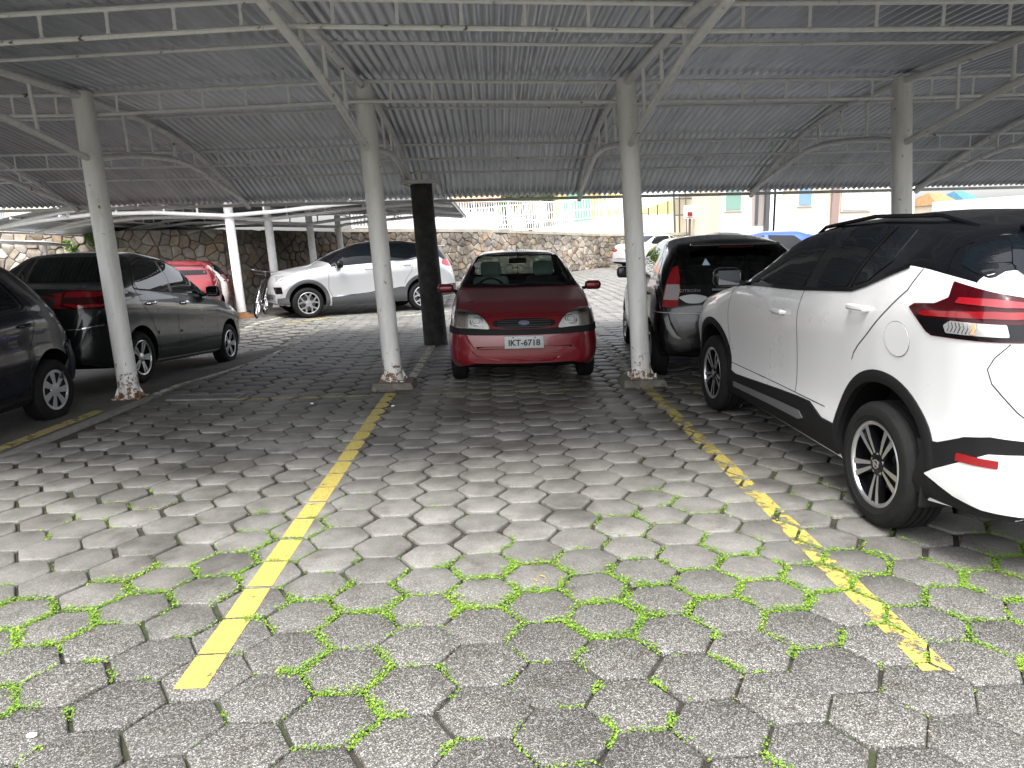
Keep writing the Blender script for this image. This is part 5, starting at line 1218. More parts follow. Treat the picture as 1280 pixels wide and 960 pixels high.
sv.panel('sill_cladding', [(1.15, .24), (1.15, .42), (2.0, .45), (2.70, .56), (2.80, .56), (2.80, .24)], 'L', MATS['cladding_grey'], .012, .06, .03, mirror=True, r=.01)
sv.seam([(1.25, .43), (2.0, .465), (2.5, .56)], 'L', .022, M_chrome, .016, mirror=True, name='sill_strip')
sv.panel('bumper_cladding', [(.06, .27), (.05, .42), (.26, .46), (.30, .30)], 'L', MATS['cladding_grey'], .01, .03, .03, mirror=True, r=.01); sv.panel('bumper_cladding', [(3.66, .30), (3.70, .56), (4.18, .58), (4.15, .34)], 'L', MATS['cladding_grey'], .01, .03, .03, mirror=True, r=.01)
sv.panel('headlight', [(.10, .78), (.12, .88), (.40, .93), (.48, .95), (.36, .84)], 'L', M_lampwhite, .005, .03, mirror=True, r=.01); sv.panel('fog_lamp', [(.06, .52), (.05, .66), (.16, .67), (.17, .53)], 'L', M_blackgloss, .005, .03, mirror=True, r=.02)
sv.panel('tail_lamp', [(3.72, 1.03), (3.76, 1.13), (3.95, 1.14), (4.10, 1.10), (4.10, .96), (3.85, .98)], 'L', mat('lamp_pale_red', (.5, .05, .06), .15, coat=1), .005, .03, mirror=True, r=.03)
sv.seam([(1.12, 1.03), (1.10, .6), (1.18, .42)], 'L', mirror=True); sv.seam([(2.15, 1.10), (2.13, .46)], 'L', mirror=True); sv.seam([(3.02, 1.16), (2.98, .9), (2.86, .75), (2.80, .62)], 'L', mirror=True)
sv.handle(2.0, .98, P_silver, .2); sv.handle(2.88, 1.03, P_silver, .2); sv.mirror_(1.33, 1.10, M_blackgloss, (.13, .20, .17))
mb = MB(); mb.rbox((3.86, 0, 1.43), (.2, 1.05, .03), .012, 2); sv.part(mb, 'roof_spoiler', P_silver)
sv.wheels('fork')

# ------------------------------------------------------------ cars farther off
def far_car(name, label, L, Wd, H, loc, head, pt, style='plain', hatch=True, glass=M_darkglass):
    if hatch: top = [(0, .5), (.03, .68), (.12, .8), (.5, .92), (1.05, H-.48), (1.85, H-.08), (2.2, H), (L-.95, H), (L-.55, H-.12), (L-.2, .98), (L-.05, .85), (L, .5)]
    else: top = [(0, .5), (.03, .68), (.12, .8), (.5, .92), (1.1, H-.48), (1.95, H-.06), (2.3, H), (L-1.5, H-.03), (L-.75, 1.12), (L-.2, 1.09), (L-.05, .9), (L, .5)]
    sp = dict(L=L, W=Wd, xf=.82, xr=L-.85 if hatch else L-1.0, R=.30, ra=.35, rim=.2, tw=.18, roof_hw=.57, crown=.04, cf=.18, cr=.12, top=top,
        belt=[(0, .48), (.12, .74), (.5, .86), (1.1, .95), (L-1.2, 1.02), (L-.6, 1.0), (L-.15, .92), (L, .48)], bot=bot(L, .2))
    c = Car(name, label, 'car', sp, (loc[0], loc[1], float(ground(loc[0], loc[1]))), head, paints=pt); c.finish()
    zt = H-.10; xe = L-.9 if hatch else L-1.25
    c.panel('window_glass', [(1.38, 1.0), (1.95, zt-.03), (2.2, zt), (2.2, 1.03)], 'L', glass, .004, .08, r=.02, mirror=True); c.panel('window_glass', [(2.28, 1.03), (2.28, zt), (xe-.2, zt-.02), (xe+.15, 1.12), (xe+.1, 1.07)], 'L', glass, .004, .08, r=.02, mirror=True)
    c.panel('rear_glass', [(-.62, 1.08 if hatch else 1.15), (-.52, H-.09), (.52, H-.09), (.62, 1.08 if hatch else 1.15)], 'B', glass, .004, .08, r=.04); c.panel('windscreen', [(-.64, H-.44), (-.52, H-.09), (.52, H-.09), (.64, H-.44)], 'F', glass, .004, .08, r=.04)
    c.panel('tail_lamp', [(L-.34, .74), (L-.42, .96), (L-.2, .97), (L-.06, .86), (L-.05, .76)], 'L', M_red, .005, .03, r=.03, mirror=True)
    for sg in (-1, 1): c.panel('tail_lamp', [(sg*.50, .80), (sg*.52, .95), (sg*.76, .95), (sg*.78, .78)], 'B', M_red, .006, .04, r=.02)
    c.panel('headlight', [(.46, .66), (.76, .68), (.74, .80), (.48, .77)], 'F', M_lampwhite, .005, .04, r=.02, mirror=True)
    c.seam([(2.24, 1.0), (2.24, .27)], 'L', mirror=True); c.seam([(1.28, .95), (1.26, .27)], 'L', mirror=True)
    c.mirror_(1.45, 1.03, pt, (.11, .17, .13)); c.wheels(style); c.handle(2.1, .9, pt, .18); return c
far_car('hatchback', 'bright red hatchback beyond the graphite sedan, in front of the stone wall', 3.9, 1.60, 1.34, (-6.15, 13.95), math.radians(104), P_red)
v = far_car('sedan', 'silver sedan parked far back by the stone wall, its trunk towards us', 4.45, 1.7, 1.5, (6.2, 31.3), math.radians(28), P_silver, hatch=False)
v.plate('MLB-7720', 'B', 0, .82, .4, .13, .08) if 0 else None
far_car('sedan', 'black sedan of which only the roof shows above the black rounded hatchback', 4.4, 1.72, 1.47, (8.0, 22.3), math.radians(172), P_black, hatch=False)
bl = far_car('hatchback', 'blue hatchback beyond the black rounded hatchback and the white crossover', 3.95, 1.7, 1.52, (6.95, 16.6), math.radians(176), P_blue)
mb = MB(); mb.tube([(2.9, 0, 1.5), (3.15, 0, 1.78)], .005, 6); bl.part(mb, 'aerial', M_black)
#@@S5

# ------------------------------------------------------------ bicycle against the white column
bk = thing('bicycle', 'old dark bicycle leaning at the foot of the rusty-footed white column', 'bicycle', (-5.27, 15.95, 0), math.radians(98))
bk.rotation_euler = (math.radians(8), 0, math.radians(98))
for x in (-.5, .5):
    mb = MB(); n = 36
    mb.lathe([(.305, -.016), (.325, -.012), (.332, 0), (.325, .012), (.305, .016)], 40, close=True, c=(x, 0, .333))
    w = mb.build('wheel', M_rubber, bk)
    mb = MB(); mb.lathe([(.292, -.01), (.306, -.012), (.306, .012), (.292, .01)], 40, close=True, c=(x, 0, .333))
    for q in range(18): a = 2*PI*q/18; mb.bar((x, (.02 if q % 2 else -.02), .333), (x+math.cos(a)*.296, 0, .333+math.sin(a)*.296), .003, .003)
    mb.lathe([(.001, -.03), (.02, -.03), (.02, .03), (.001, .03)], 12, c=(x, 0, .333)); mb.build('rim', M_alloy, w)
mb = MB(); T_ = lambda *p, r=.015: mb.tube(p, r, 8)
T_((-.5, 0, .333), (-.12, 0, .30)); T_((-.12, 0, .30), (-.22, 0, .82)); T_((-.19, 0, .72), (.33, 0, .80)); T_((-.12, 0, .30), (.36, 0, .70)); T_((.31, 0, .86), (.40, 0, .58)); T_((.40, .05, .58), (.5, .05, .333), r=.01); T_((.40, -.05, .58), (.5, -.05, .333), r=.01); T_((-.5, 0, .333), (-.19, 0, .72), r=.009)
mb.build('frame', mat('bike_frame', (.03, .03, .035), .35), bk)
mb = MB(); mb.tube([(.31, 0, .86), (.29, 0, .96)], .012, 8).tube([(.20, -.28, .99), (.29, -.12, .97), (.29, .12, .97), (.20, .28, .99)], .011, 8); mb.build('handlebar', M_chrome, bk)
mb = MB(); mb.tube([(-.22, 0, .82), (-.24, 0, .90)], .012, 8).rbox((-.25, 0, .92), (.26, .14, .05), .02, 3); mb.build('saddle', M_black, bk)
mb = MB(); mb.lathe([(.08, -.03), (.09, -.03), (.09, -.025), (.08, -.025)], 20, close=True, c=(-.12, 0, .30)); mb.bar((-.12, -.05, .30), (-.04, -.06, .17), .02, .01).bar((-.12, .05, .30), (-.2, .06, .43), .02, .01).box((-.04, -.1, .17), (.09, .08, .02)).box((-.2, .1, .43), (.09, .08, .02)); mb.build('crank', M_chrome, bk)

# ------------------------------------------------------------ stone retaining wall: real stones set in mortar
WP = [(-19, 18.6), (-7.4, 20.0), (-5.2, 24.6), (-.5, 28.6), (4.8, 33.2), (18, 37.5)]
def wall_top(x, y): return float(np.interp(x, [-19, -7.4, -5.2, -.5, 4.8, 18], [2.12, 2.0, 1.93, 1.86, 1.60, 1.5]))
wl = thing('stone_wall', 'long retaining wall of rough brown and grey stones at the back of the lot', 'wall', (-5.2, 24.6, 0)); WO = Vector(wl.location)
def _stone(t, p, tc):
    g = N(t, 'ShaderNodeNewGeometry'); ob = tc.outputs['Object']
    r = ramp(t, [(0, (.20, .17, .14)), (.22, (.38, .33, .27)), (.42, (.30, .27, .24)), (.6, (.46, .40, .32)), (.78, (.38, .26, .17)), (.9, (.24, .22, .21)), (1, (.48, .44, .38))]); t.links.new(g.outputs['Random Per Island'], r.inputs[0])
    n = N(t, 'ShaderNodeTexNoise', Scale=7.0, Detail=6.0, Roughness=.7); t.links.new(ob, n.inputs['Vector']); m_ = N(t, 'ShaderNodeMapRange'); m_.inputs[1].default_value = .3; m_.inputs[2].default_value = .7; m_.inputs[3].default_value = .55; m_.inputs[4].default_value = 1.25; t.links.new(n.outputs[0], m_.inputs[0])
    v = N(t, 'ShaderNodeVectorMath', operation='SCALE'); t.links.new(r.outputs[0], v.inputs[0]); t.links.new(m_.outputs[0], v.inputs['Scale'])
    n2 = N(t, 'ShaderNodeTexNoise', Scale=.55, Detail=5.0); t.links.new(ob, n2.inputs['Vector']); r2 = ramp(t, [(.42, (1, 1, 1)), (.60, (.42, .42, .38))]); t.links.new(n2.outputs[0], r2.inputs[0])
    # darker stretch along the part behind the second carport
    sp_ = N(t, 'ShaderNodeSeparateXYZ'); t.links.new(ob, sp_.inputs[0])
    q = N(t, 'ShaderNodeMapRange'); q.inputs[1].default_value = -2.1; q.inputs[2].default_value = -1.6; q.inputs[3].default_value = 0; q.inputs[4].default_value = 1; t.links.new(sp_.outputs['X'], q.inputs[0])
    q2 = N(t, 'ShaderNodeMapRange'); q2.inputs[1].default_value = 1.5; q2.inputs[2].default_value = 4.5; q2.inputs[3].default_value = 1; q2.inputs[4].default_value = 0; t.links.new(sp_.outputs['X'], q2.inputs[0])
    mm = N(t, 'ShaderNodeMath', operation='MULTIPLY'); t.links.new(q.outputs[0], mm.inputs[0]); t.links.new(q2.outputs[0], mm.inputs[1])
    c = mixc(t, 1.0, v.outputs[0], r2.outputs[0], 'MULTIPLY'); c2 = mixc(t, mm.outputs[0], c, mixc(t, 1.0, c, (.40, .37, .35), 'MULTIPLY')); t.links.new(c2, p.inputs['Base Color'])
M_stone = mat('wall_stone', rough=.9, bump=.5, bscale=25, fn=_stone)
M_mortar = mat('wall_mortar', (.22, .20, .17), .95, var=.4, vscale=3, bump=.5, bscale=40)
rs = random.Random(11); smb = MB(); cmb = MB(); bmb = MB()
cap_ = mat('wall_cap', (.38, .35, .29), .8, var=.3, vscale=3)
for (x0, y0), (x1, y1) in zip(WP[:-1], WP[1:]):
    a = Vector((x0, y0)); b = Vector((x1, y1)); Lw = (b-a).length; d = (b-a)/Lw; nr = Vector((d.y, -d.x))
    def Pt(s, z, o): q = a+d*s+nr*o; g = z*GY; return Vector((q.x, q.y+g*.0, z))-WO
    def fz(s): q = a+d*s; return float(ground(q.x, q.y)), wall_top(q.x, q.y)
    # backing core
    ns = max(1, int(Lw/1.5)); vs = []
    for k in range(ns+1):
        s = Lw*k/ns; g, tt = fz(s); vs += [Pt(s, g-.3, -.03), Pt(s, tt-.02, -.03), Pt(s, tt-.02, -.45), Pt(s, g-.3, -.45)]
    bmb.add(vs, [(k*4+q, k*4+(q+1) % 4, (k+1)*4+(q+1) % 4, (k+1)*4+q) for k in range(ns) for q in range(4)])
    # stones: jittered points, each stone its Voronoi cell, shrunk and pillowed
    st = .30; pts = []
    for i in range(-1, int(Lw/st)+2):
        for j in range(-2, int(2.6/(st*.8))+2): pts.append(((i+(j % 2)*.5)*st+rs.uniform(-.15, .15), j*st*.8+rs.uniform(-.12, .12)))
    from collections import defaultdict
    gd = defaultdict(list)
    for p in pts: gd[(int(p[0]//.4), int(p[1]//.4))].append(p)
    for p in pts:
        if p[0] < -.1 or p[0] > Lw+.1: continue
        g, tt = fz(min(max(p[0], 0), Lw))
        if p[1] > tt+.05 or p[1] < g-.1: continue
        poly = [(p[0]-.4, p[1]-.4), (p[0]+.4, p[1]-.4), (p[0]+.4, p[1]+.4), (p[0]-.4, p[1]+.4)]
        for di in (-1, 0, 1, ):
            for dj in (-1, 0, 1):
                for q in gd[(int(p[0]//.4)+di, int(p[1]//.4)+dj)]:
                    if q is p: continue
                    A, B = q[0]-p[0], q[1]-p[1]; m2 = A*A+B*B; cc = A*(p[0]+A/2)+B*(p[1]+B/2); poly = clip_poly(poly, A, B, cc)
                    if len(poly) < 3: break
                if len(poly) < 3: break
            if len(poly) < 3: break
        if len(poly) < 3: continue
        poly = clip_poly(clip_poly(clip_poly(poly, 0, 1, tt), -1, 0, 0.0), 1, 0, Lw)
        if len(poly) < 3: continue
        poly = rounded(poly, rs.uniform(.015, .035), 2); cx_ = sum(q[0] for q in poly)/len(poly); cz_ = sum(q[1] for q in poly)/len(poly); n = len(poly); bul = rs.uniform(.02, .07); vs = []
        for sc, o_ in ((.97, -.03), (.955, bul*.4), (.84, bul)):
            for q in poly: vs.append(Pt(cx_+(q[0]-cx_)*sc, cz_+(q[1]-cz_)*sc, o_+rs.gauss(0, .004)))
        smb.add(vs, [(L_*n+k, L_*n+(k+1) % n, (L_+1)*n+(k+1) % n, (L_+1)*n+k) for L_ in range(2) for k in range(n)]+[tuple(2*n+k for k in range(n))])
    vs = []
    for k in range(ns+1):
        s = Lw*k/ns; g, tt = fz(s); vs += [Pt(s, tt-.012, .05), Pt(s, tt+.10, .05), Pt(s, tt+.10, -.47), Pt(s, tt-.012, -.47)]
    if x0 >= -5.3: cmb.add(vs, [(k*4+q, k*4+(q+1) % 4, (k+1)*4+(q+1) % 4, (k+1)*4+q) for k in range(ns) for q in range(4)])
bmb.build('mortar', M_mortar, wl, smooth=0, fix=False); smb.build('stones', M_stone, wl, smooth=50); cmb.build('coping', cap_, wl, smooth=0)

# ------------------------------------------------------------ terrace behind the wall, fences, buildings
mb = MB(); vs = []
for (x, y) in WP: vs += [(x, y+.4, wall_top(x, y)-.08), (x+ (0), y+40, wall_top(x, y)-.08+.2)]
mb.add(vs, [(2*k, 2*k+2, 2*k+3, 2*k+1) for k in range(len(WP)-1)])
tag(mb.build('upper_terrace', mat('terrace_concrete', (.26, .25, .22), .9, var=.3, vscale=2)), kind='structure')
M_cream = mat('cream_render', (.60, .53, .42), .85, var=.08, vscale=1.5); M_yellow = mat('yellow_render', (.62, .50, .20), .85, var=.12, vscale=1.5)
M_wht = mat('white_render', (.58, .58, .57), .8, var=.06, vscale=2); M_whitemetal = mat('white_metal', (.7, .7, .7), .5); M_dpost = mat('dark_metal', (.06, .06, .065), .5)
M_bluegl = mat('pale_blue_glass', (.16, .28, .40), .1, coat=1); M_greengl = mat('pale_green_glass', (.16, .28, .23), .3, coat=1)
def P3(px, py, Y): return at_y(px, py, Y)
def fence(name, label, pts, zlo, zhi, sp_, m, rails=(0, 1), bar=.022, post_every=9, group=None):
    """pts: list of plan points; zlo/zhi functions of fraction"""
    t = thing(name, label, 'fence', (pts[0][0], pts[0][1], zlo(0)), 0, group); o = Vector(t.location)
    A, B = Vector(pts[0]), Vector(pts[1]); L = (B-A).length; n = int(L/sp_); mb = MB(); pm = MB(); rm = MB()
    for k in range(n+1):
        f_ = k/n; p = A.lerp(B, f_); lo, hi = zlo(f_), zhi(f_)
        lean = Vector((GX*(hi-lo), 0, 0))
        base = Vector((p.x, p.y, lo))-o; top = Vector((p.x, p.y, hi))-o+lean
        if k % post_every == 0: MB().bar(base, top+Vector((0, 0, .04)), bar*2.6, bar*2.6).build('post', m, t, smooth=0, fix=False)
        else: mb.bar(base+Vector((0, 0, .05)), top, bar, bar)
    for r in rails:
        rm.bar(Vector((A.x+GX*(zhi(0)-zlo(0))*r, A.y, zlo(0)+(zhi(0)-zlo(0))*r+(.08 if r == 0 else 0)))-o, Vector((B.x+GX*(zhi(1)-zlo(1))*r, B.y, zlo(1)+(zhi(1)-zlo(1))*r+(.08 if r == 0 else 0)))-o, bar*1.6, bar*1.8)
    mb.build('bars', m, t, smooth=0, fix=False); rm.build('rails', m, t, smooth=0, fix=False); return t
# white railing on top of the wall
pa, pb = (-4.9, 25.3), (3.6, 32.6)
fence('railing', 'white bar railing standing on the stone wall behind the dark red hatchback', [pa, pb], lambda f_: 2.02-.2*f_, lambda f_: 3.0+.10*f_, .13, M_whitemetal, (0, .38, 1), .028, 14, 'white railings')
fence('railing', 'white sloping ramp railing behind the wall railing', [(-3.5, 33.5), (8.2, 38.6)], lambda f_: 1.9+.75*f_, lambda f_: 2.8+.95*f_, .16, M_whitemetal, (0, .5, 1), .028, 10, 'white railings')
# low cream wall with a sloping top, right of the railing
lw = thing('garden_wall', 'cream rendered wall with a sloping top behind the stone wall', 'wall', (2.4, 36, 0)); o = Vector(lw.location)
mb = MB(); A1 = P3(655, 288, 36); A2 = P3(765, 271, 36); A3 = P3(930, 262, 36)
pts = [(A1.x, A1.z), (A2.x, A2.z), (A3.x, A3.z-.1), (A3.x+3, A3.z-.2), (A3.x+3, .5), (A1.x, .5)]
mb.prism([(x-o.x, z-o.z) for x, z in pts], 0, .25); mb.build('wall_face', M_cream, lw, smooth=0)
def panel_box(nm, px0, py0, px1, py1, Y, th, m, parent, org):
    a_ = P3(px0, py0, Y); b_ = P3(px1, py1, Y); z0, z1 = min(a_.z, b_.z), max(a_.z, b_.z); x0, x1 = min(a_.x, b_.x), max(a_.x, b_.x); mb = MB()
    lean = GX*(z1-z0); mb.add([Vector(v)-org for v in ((x0, Y, z0), (x1, Y, z0), (x1+lean*0, Y, z1), (x0, Y, z1), (x0, Y+th, z0), (x1, Y+th, z0), (x1, Y+th, z1), (x0, Y+th, z1))], [(0, 1, 2, 3), (4, 5, 6, 7), (0, 1, 5, 4), (1, 2, 6, 5), (2, 3, 7, 6), (3, 0, 4, 7)])
    return mb.build(nm, m, parent, smooth=0)
def bt(name, label, Y, px, cat='building', z=1.6): 
    q = P3(px, 290, Y); return thing(name, label, cat, (q.x, Y, z))
# yellow building with green arched opening
yb = bt('yellow_building', 'yellow house with a green arched doorway behind the white railing', 44, 750); oy = Vector(yb.location)
panel_box('wall', 697, 215, 905, 292, 44, 6, M_yellow, yb, oy)
q = P3(721, 262, 43.9); mb = MB(); w_ = .85
poly = [(-w_, -1.5), (w_, -1.5)]+[(w_*math.cos(a_), .15+w_*math.sin(a_)) for a_ in np.linspace(0, PI, 14)]
mb.prism([(x+q.x-oy.x, z+q.z-oy.z) for x, z in poly], -.12, .2); mb.build('arched_door', mat('green_paint', (.16, .42, .26), .6), yb, smooth=0)
for px in (752, 757, 790): panel_box('downpipe', px, 215, px+2.2, 292, 43.8, .12, M_wht, yb, oy)
panel_box('eave', 695, 213, 760, 218, 43.2, .8, M_wht, yb, oy); panel_box('window', 872, 262-14, 894, 262, 43.9, .15, M_wht, yb, oy); panel_box('string_course', 800, 268, 905, 270, 43.85, .1, M_cream, yb, oy)
# canopy roof with thin dark posts
cn = thing('entrance_canopy', 'white sloping canopy roof on thin dark posts in front of the yellow house', 'canopy', (6.2, 37, 1.5)); on = Vector(cn.location)
A = P3(738, 262, 39); B = P3(800, 263, 38.5); Cc = P3(880, 236, 33.5); D = P3(800, 236, 40)
mb = MB(); up = Vector((0, 0, .09)); vs = [v-on for v in (A, B, Cc, D)]+[v-on+up for v in (A, B, Cc, D)]
mb.add(vs, [(0, 1, 2, 3), (7, 6, 5, 4), (0, 1, 5, 4), (1, 2, 6, 5), (2, 3, 7, 6), (3, 0, 4, 7)]); mb.build('roof', M_wht, cn, smooth=0)
for px, f_ in ((813, .15), (825, .3), (839, .47), (854, .65)):
    q = B.lerp(Cc, f_); q = P3(px, 480-0, q.y) if 0 else q; mb = MB(); mb.tube([(q.x-on.x+.05, q.y-on.y, 1.4-on.z), (q.x-on.x, q.y-on.y, q.z-on.z)], .035, 8); mb.build('post', M_dpost, cn)
# climbing rails of the sports court
fence('court_fence', 'tall thin dark-wire court fence between the canopy and the cream building', [(8.6, 34.5), (11.4, 34.5)], lambda f_: 1.5, lambda f_: 4.3, .5, M_dpost, (.35, .62, 1), .03, 2)
# basketball board
bb = thing('basketball_hoop', 'white basketball board with a red square standing behind the black hatchback', 'basketball hoop', (9.3, 33.8, 1.5)); ob_ = Vector(bb.location)
panel_box('backboard', 855, 257, 870, 273, 33.8, .05, M_wht, bb, ob_); panel_box('target_square', 859.5, 265, 865.5, 270, 33.76, .02, M_red, bb, ob_)
q = P3(862, 272, 33.5); mb = MB(); mb.lathe([(.2, -.01), (.22, -.01), (.22, .01), (.2, .01)], 20, axis='z', c=q-ob_, close=True); mb.build('ring', M_red, bb)
q = P3(862.5, 272, 33.9); mb = MB(); mb.tube([(q.x-ob_.x, .12, 0), (q.x-ob_.x, .12, q.z-ob_.z)], .05, 8); mb.build('post', M_dpost, bb)
# cream building on the right
cb = bt('cream_building', 'cream rendered building with a blue-paned window behind the parked cars', 30, 1000); oc = Vector(cb.location); YB = 30
panel_box('wall', 903, 200, 1122, 300, YB, 8, M_cream, cb, oc)
def window(px0, py0, px1, py1, glass, parent, org, Y):
    fr = panel_box('window', px0-2, py0-2, px1+2, py1+2, Y-.06, .1, M_wht, parent, org)
    g = panel_box('pane', px0, py0, px1, py1, Y-.09, .05, glass, parent, org); g.parent = fr; return fr
window(1000, 232, 1014, 256, M_bluegl, cb, oc, YB); window(908, 236, 926, 262, M_greengl, cb, oc, YB); window(1055, 236, 1086, 262, mat('pale_grey_glass', (.5, .52, .5), .3, coat=1), cb, oc, YB)
panel_box('doorway', 942, 225, 957, 282, YB-.04, .1, mat('door_recess_grey', (.30, .27, .25), .6), cb, oc); panel_box('door_post', 946, 225, 947.2, 280, YB-.1, .05, M_dpost, cb, oc)
for px in (961, 969): panel_box('downpipe', px, 215, px+7, 290, YB-.3, .25, mat('pale_blue_paint', (.62, .68, .74), .5), cb, oc)
panel_box('downpipe', 959.5, 215, 961, 290, YB-.32, .2, M_dpost, cb, oc); panel_box('downpipe', 1043, 215, 1047, 290, YB-.2, .15, mat('pipe_brown', (.25, .18, .16), .6), cb, oc)
panel_box('plinth_band', 903, 276, 1122, 300, YB-.03, .03, M_wht, cb, oc); panel_box('eave', 900, 197, 1125, 202, YB-.6, 1.0, M_wht, cb, oc)
# right of the far column: railing, colourful roofs, white wall
fence('railing', 'white railing left of the orange-roofed stall at the far right', [(14.6, 27.5), (15.75, 27.2)], lambda f_: 1.7, lambda f_: 3.6, .11, M_whitemetal, (0, 1), .05, 5)
ww = bt('white_wall', 'plain white wall above the roof of the white crossover at the far right', 25, 1230, 'wall'); ow = Vector(ww.location)
q0, q1 = P3(1172, 252, 25), P3(1300, 243, 25); mb = MB(); mb.prism([(q0.x-ow.x, -1.5), (q1.x+6-ow.x, -1.5), (q1.x+6-ow.x, q1.z-ow.z+.3), (q0.x-ow.x, q0.z-ow.z)], 0, .3); mb.build('wall_face', M_wht, ww, smooth=0)
for nm, lb, px0, px1, py0, py1, m_ in (('stall_roof', 'orange-brown hipped roof above the white wall', 1172, 1207, 238, 256, mat('ochre_roof', (.30, .18, .08), .7, var=.3)), ('stall_roof', 'blue painted roof above the white wall', 1208, 1234, 236, 252, mat('blue_roof', (.06, .18, .28), .6, var=.2))):
    q = P3(px0, py1, 28); r_ = P3(px1, py0, 28); t = thing(nm, lb, 'roof', (q.x, 28, q.z)); w_ = r_.x-q.x; h_ = r_.z-q.z; mb = MB()
    mb.add([(0, 0, 0), (w_, 0, 0), (w_, 3, 0), (0, 3, 0), (w_*.3, 1.2, h_), (w_*.8, 1.2, h_)], [(0, 1, 5, 4), (1, 2, 5), (2, 3, 4, 5), (3, 0, 4), (3, 2, 1, 0)]); mb.build('roof_slopes', m_, t, smooth=0)
    mb = MB(); mb.box((w_/2, 1.5, -.6), (w_*.9, 2.6, 1.18)); mb.build('stall_wall', M_cream, t, smooth=0)
# tiled roof house, left of the foliage
th = bt('tiled_house', 'pale house with an orange clay-tiled roof behind the railing', 42, 585); ot = Vector(th.location)
panel_box('wall', 470, 255, 622, 290, 42.5, 5, M_wht, th, ot)
a_ = P3(440, 254, 41.8); b_ = P3(626, 251, 41.8); mb = MB(); vs = []; n = 90
for k in range(n+1):
    x = a_.x+(b_.x-a_.x)*k/n; z = a_.z+(b_.z-a_.z)*k/n+.05*abs(math.sin(k*PI/2.0+.4)); vs += [(x-ot.x, -.2, z-ot.z), (x-ot.x, 3.2, z+1.3-ot.z), (x-ot.x, 3.2, z+1.2-ot.z), (x-ot.x, -.2, z-.1-ot.z)]
mb.add(vs, [(4*k+q, 4*k+(q+1) % 4, 4*k+4+(q+1) % 4, 4*k+4+q) for k in range(n) for q in range(4)]); mb.build('roof', mat('clay_tile', (.58, .30, .17), .8, var=.4, vscale=4), th, smooth=0)
for px in (586, 604): panel_box('window', px, 256, px+13, 264, 42.4, .08, mat('dark_window', (.06, .06, .07), .2), th, ot)
# white hoarding sheet between the rails
hb = thing('white_panel', 'plain white sheet panel behind the railing, left of the palm trunk', 'panel', tuple(P3(648, 290, 33.2))); panel_box('sheet', 641, 272, 656, 291, 33.2, .04, M_wht, hb, Vector(hb.location))
# left building above the wall
lb_ = bt('cream_building', 'pale cream building behind the stone wall at the far left', 27, 60, z=1.8); ol = Vector(lb_.location)
panel_box('wall', -160, 190, 112, 300, 27, 8, mat('pale_cream_render', (.55, .51, .42), .85, var=.06, vscale=2), lb_, ol); window(-8, 262, 4, 282, mat('grey_window', (.25, .28, .33), .1, coat=1), lb_, ol, 27)
panel_box('eave', -165, 186, 120, 191, 26.4, 1.0, M_wht, lb_, ol)
# low lean-to roof in front of the wall, far left
lt = thing('lean_to', 'thin pale lean-to roof low against the stone wall at the left edge', 'canopy', (-12.0, 17.0, 0)); oo = Vector(lt.location)
mb = MB(); a_ = P3(-60, 302, 15.5); b_ = P3(62, 306, 17.5)
mb.add([Vector(v)-oo for v in ((a_.x, 15.5, a_.z), (b_.x, 17.5, b_.z), (b_.x-.3, 18.9, b_.z-.05), (a_.x, 18.5, a_.z-.05), (a_.x, 15.5, a_.z+.06), (b_.x, 17.5, b_.z+.06), (b_.x-.3, 18.9, b_.z+.01), (a_.x, 18.5, a_.z+.01))], [(0, 1, 2, 3), (7, 6, 5, 4), (0, 1, 5, 4), (1, 2, 6, 5), (2, 3, 7, 6), (3, 0, 4, 7)]); mb.build('roof', M_wht, lt, smooth=0)
for x, y in ((b_.x-.3, 17.8), (a_.x+.5, 16)): mb = MB(); mb.tube([(x-oo.x, y-oo.y, float(ground(x, y))), (x-oo.x, y-oo.y, b_.z)], .04, 8); mb.build('post', M_whitemetal, lt)

# ------------------------------------------------------------ plants
def leaf_mesh(cs, rad, n, s, seed, squash=.8):
    r = random.Random(seed); vs = []; fs = []
    for _ in range(n):
        c = r.choice(cs); v = Vector((r.gauss(0, 1), r.gauss(0, 1), r.gauss(0, 1))).normalized()*(r.random()**.4)*rad*c[3]; v.z *= squash
        p = Vector(c[:3])+v; a = Vector((r.gauss(0, 1), r.gauss(0, 1), r.gauss(0, .6))).normalized(); b = a.cross(Vector((r.gauss(0, 1), r.gauss(0, 1), r.gauss(0, 1)))).normalized(); k = s*r.uniform(.6, 1.4); o = len(vs)
        vs += [p-a*k, p+b*k*.4, p+a*k, p-b*k*.4]; fs.append((o, o+1, o+2, o+3))
    mb = MB(); mb.v = [tuple(v) for v in vs]; mb.f = fs; mb.m = [0]*len(fs); return mb
def _leaf(t, p, tc):
    g = N(t, 'ShaderNodeNewGeometry'); r = ramp(t, [(0, (.05, .11, .02)), (.5, (.11, .20, .03)), (1, (.22, .32, .06))]); t.links.new(g.outputs['Random Per Island'], r.inputs[0]); t.links.new(r.outputs[0], p.inputs['Base Color'])
M_leaf = mat('leaves', rough=.6, fn=_leaf)
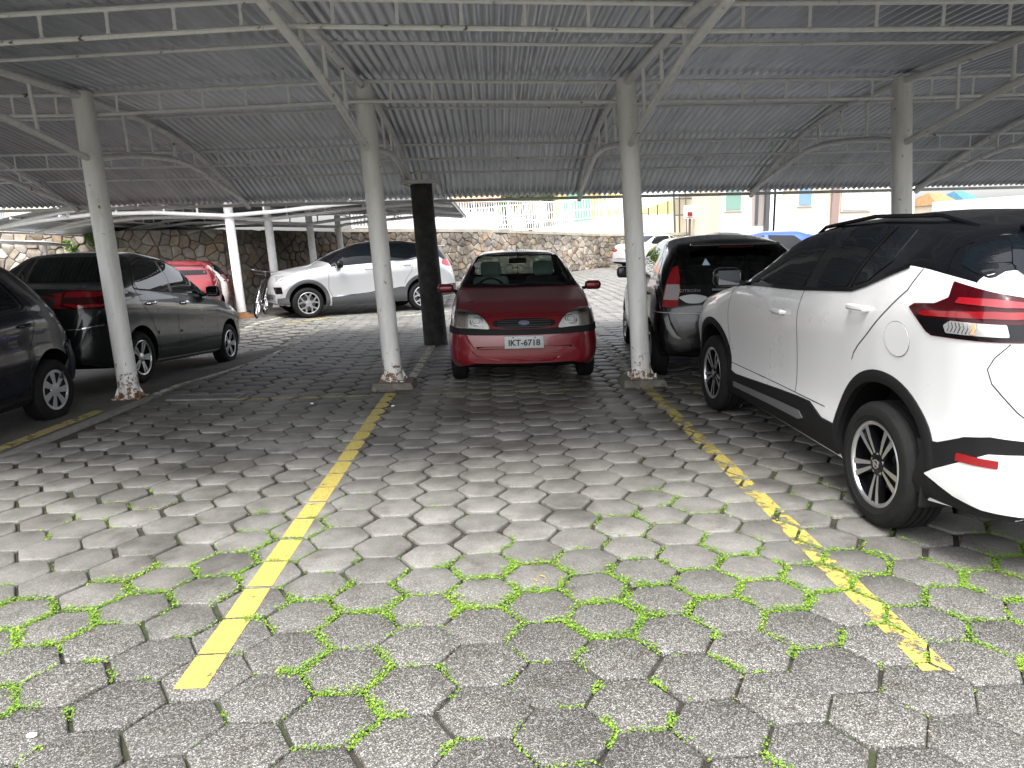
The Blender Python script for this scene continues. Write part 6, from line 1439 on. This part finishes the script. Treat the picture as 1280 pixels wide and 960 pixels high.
for i, (px, py, Y, rad, lb) in enumerate(((650, 236, 47, 1.5, 'loose green tree behind the palm trunk'), (685, 240, 49, 1.3, 'green bushy tree left of the yellow house'), (632, 243, 52, 1.2, 'small pale green tree beside the tiled roof'))):
    q = P3(px, py, Y); t = thing('tree', lb, 'tree', (q.x, Y, 1.8), 0, 'trees behind the railing'); r = random.Random(i)
    cs = [(r.gauss(0, rad*.55), r.gauss(0, rad*.5), q.z-1.8+r.gauss(0, rad*.3), r.uniform(.4, .8)) for _ in range(14)]
    leaf_mesh(cs, rad, 5000, .11, i).build('crown', M_leaf, t, smooth=0, fix=False)
    mb = MB(); mb.tube([(0, 0, -.2), (.05, 0, q.z-2.6), (.1, 0, q.z-1.8)], [.14, .11, .06], 10)
    for c in cs[:6]: mb.tube([(.05, 0, max(.2, q.z-2.6)), tuple(c[:3])], [.05, .015], 6)
    mb.build('trunk', mat('bark', (.12, .09, .06), .9, var=.4, vscale=6, bump=.6, bscale=30), t)
q = P3(663, 256, 36); pt_ = thing('palm_tree', 'slim palm with a dark bulge on its trunk behind the railing', 'palm tree', (P3(663, 290, 36).x, 36, 1.8)); zt = q.z-1.8
mb = MB(); mb.tube([(0, 0, -.1), (.02, 0, zt-1.1), (0, 0, zt-1.05), (0, 0, zt-.75), (0, 0, zt-.35), (-.0, 0, zt)], [.10, .09, .17, .19, .12, .10], 12); mb.build('trunk', MATS['bark'], pt_)
mb = MB(); r = random.Random(2)
for k in range(13):
    a = 2*PI*k/13; L_ = r.uniform(.9, 1.3); pts = [Vector((math.cos(a)*L_*s, math.sin(a)*L_*s, zt+.55*s-1.0*s*s)) for s in np.linspace(0, 1, 7)]
    for j in range(6):
        for sg in (-1, 1):
            for e in range(3):
                b = pts[j].lerp(pts[j+1], e/3); nn = Vector((-math.sin(a), math.cos(a), -.3))*sg*.22*(1-j/8); mb.add([b, b+(pts[j+1]-pts[j])*.35+nn*.5, b+nn+(pts[j+1]-pts[j])*.8], [(0, 1, 2)])
mb.build('crown', mat('palm_leaf', (.26, .24, .08), .6, var=.3, vscale=5), pt_, smooth=0, fix=False)
for i, (px, py, Y, lb) in enumerate(((88, 309, 19.2, 'green weed sprouting from the stone wall left of the leaning column'), (115, 302, 19.3, 'small pale weed growing on the stone wall behind the leaning column'))):
    q = P3(px, py, Y); mb = leaf_mesh([(0, 0, 0, 1), (.1, 0, -.12, .7), (-.08, 0, .1, .6)], .17, 500, .04, 20+i); mb2 = mb.build('wall_weed', M_leaf, None, smooth=0, fix=False); mb2.location = q; tag(mb2, lb, 'plant', 'weeds on the stone wall')
# tiny litter on the pavers
for px, py, lb in ((390, 505, 'white scrap of litter on the pavers left of the middle-left column'), (491, 508, 'small shiny pebble in front of the middle-left column plinth'), (40, 921, 'white scrap at a paver joint in the lower left corner')):
    q = at_z(px, py); mb = MB(); mb.ell((0, 0, .006), (.018, .012, .008), 7, 5); o = mb.build('litter', mat('litter_white', (.75, .75, .73), .5)); o.location = q; tag(o, lb, 'litter', 'bits of litter on the pavers')
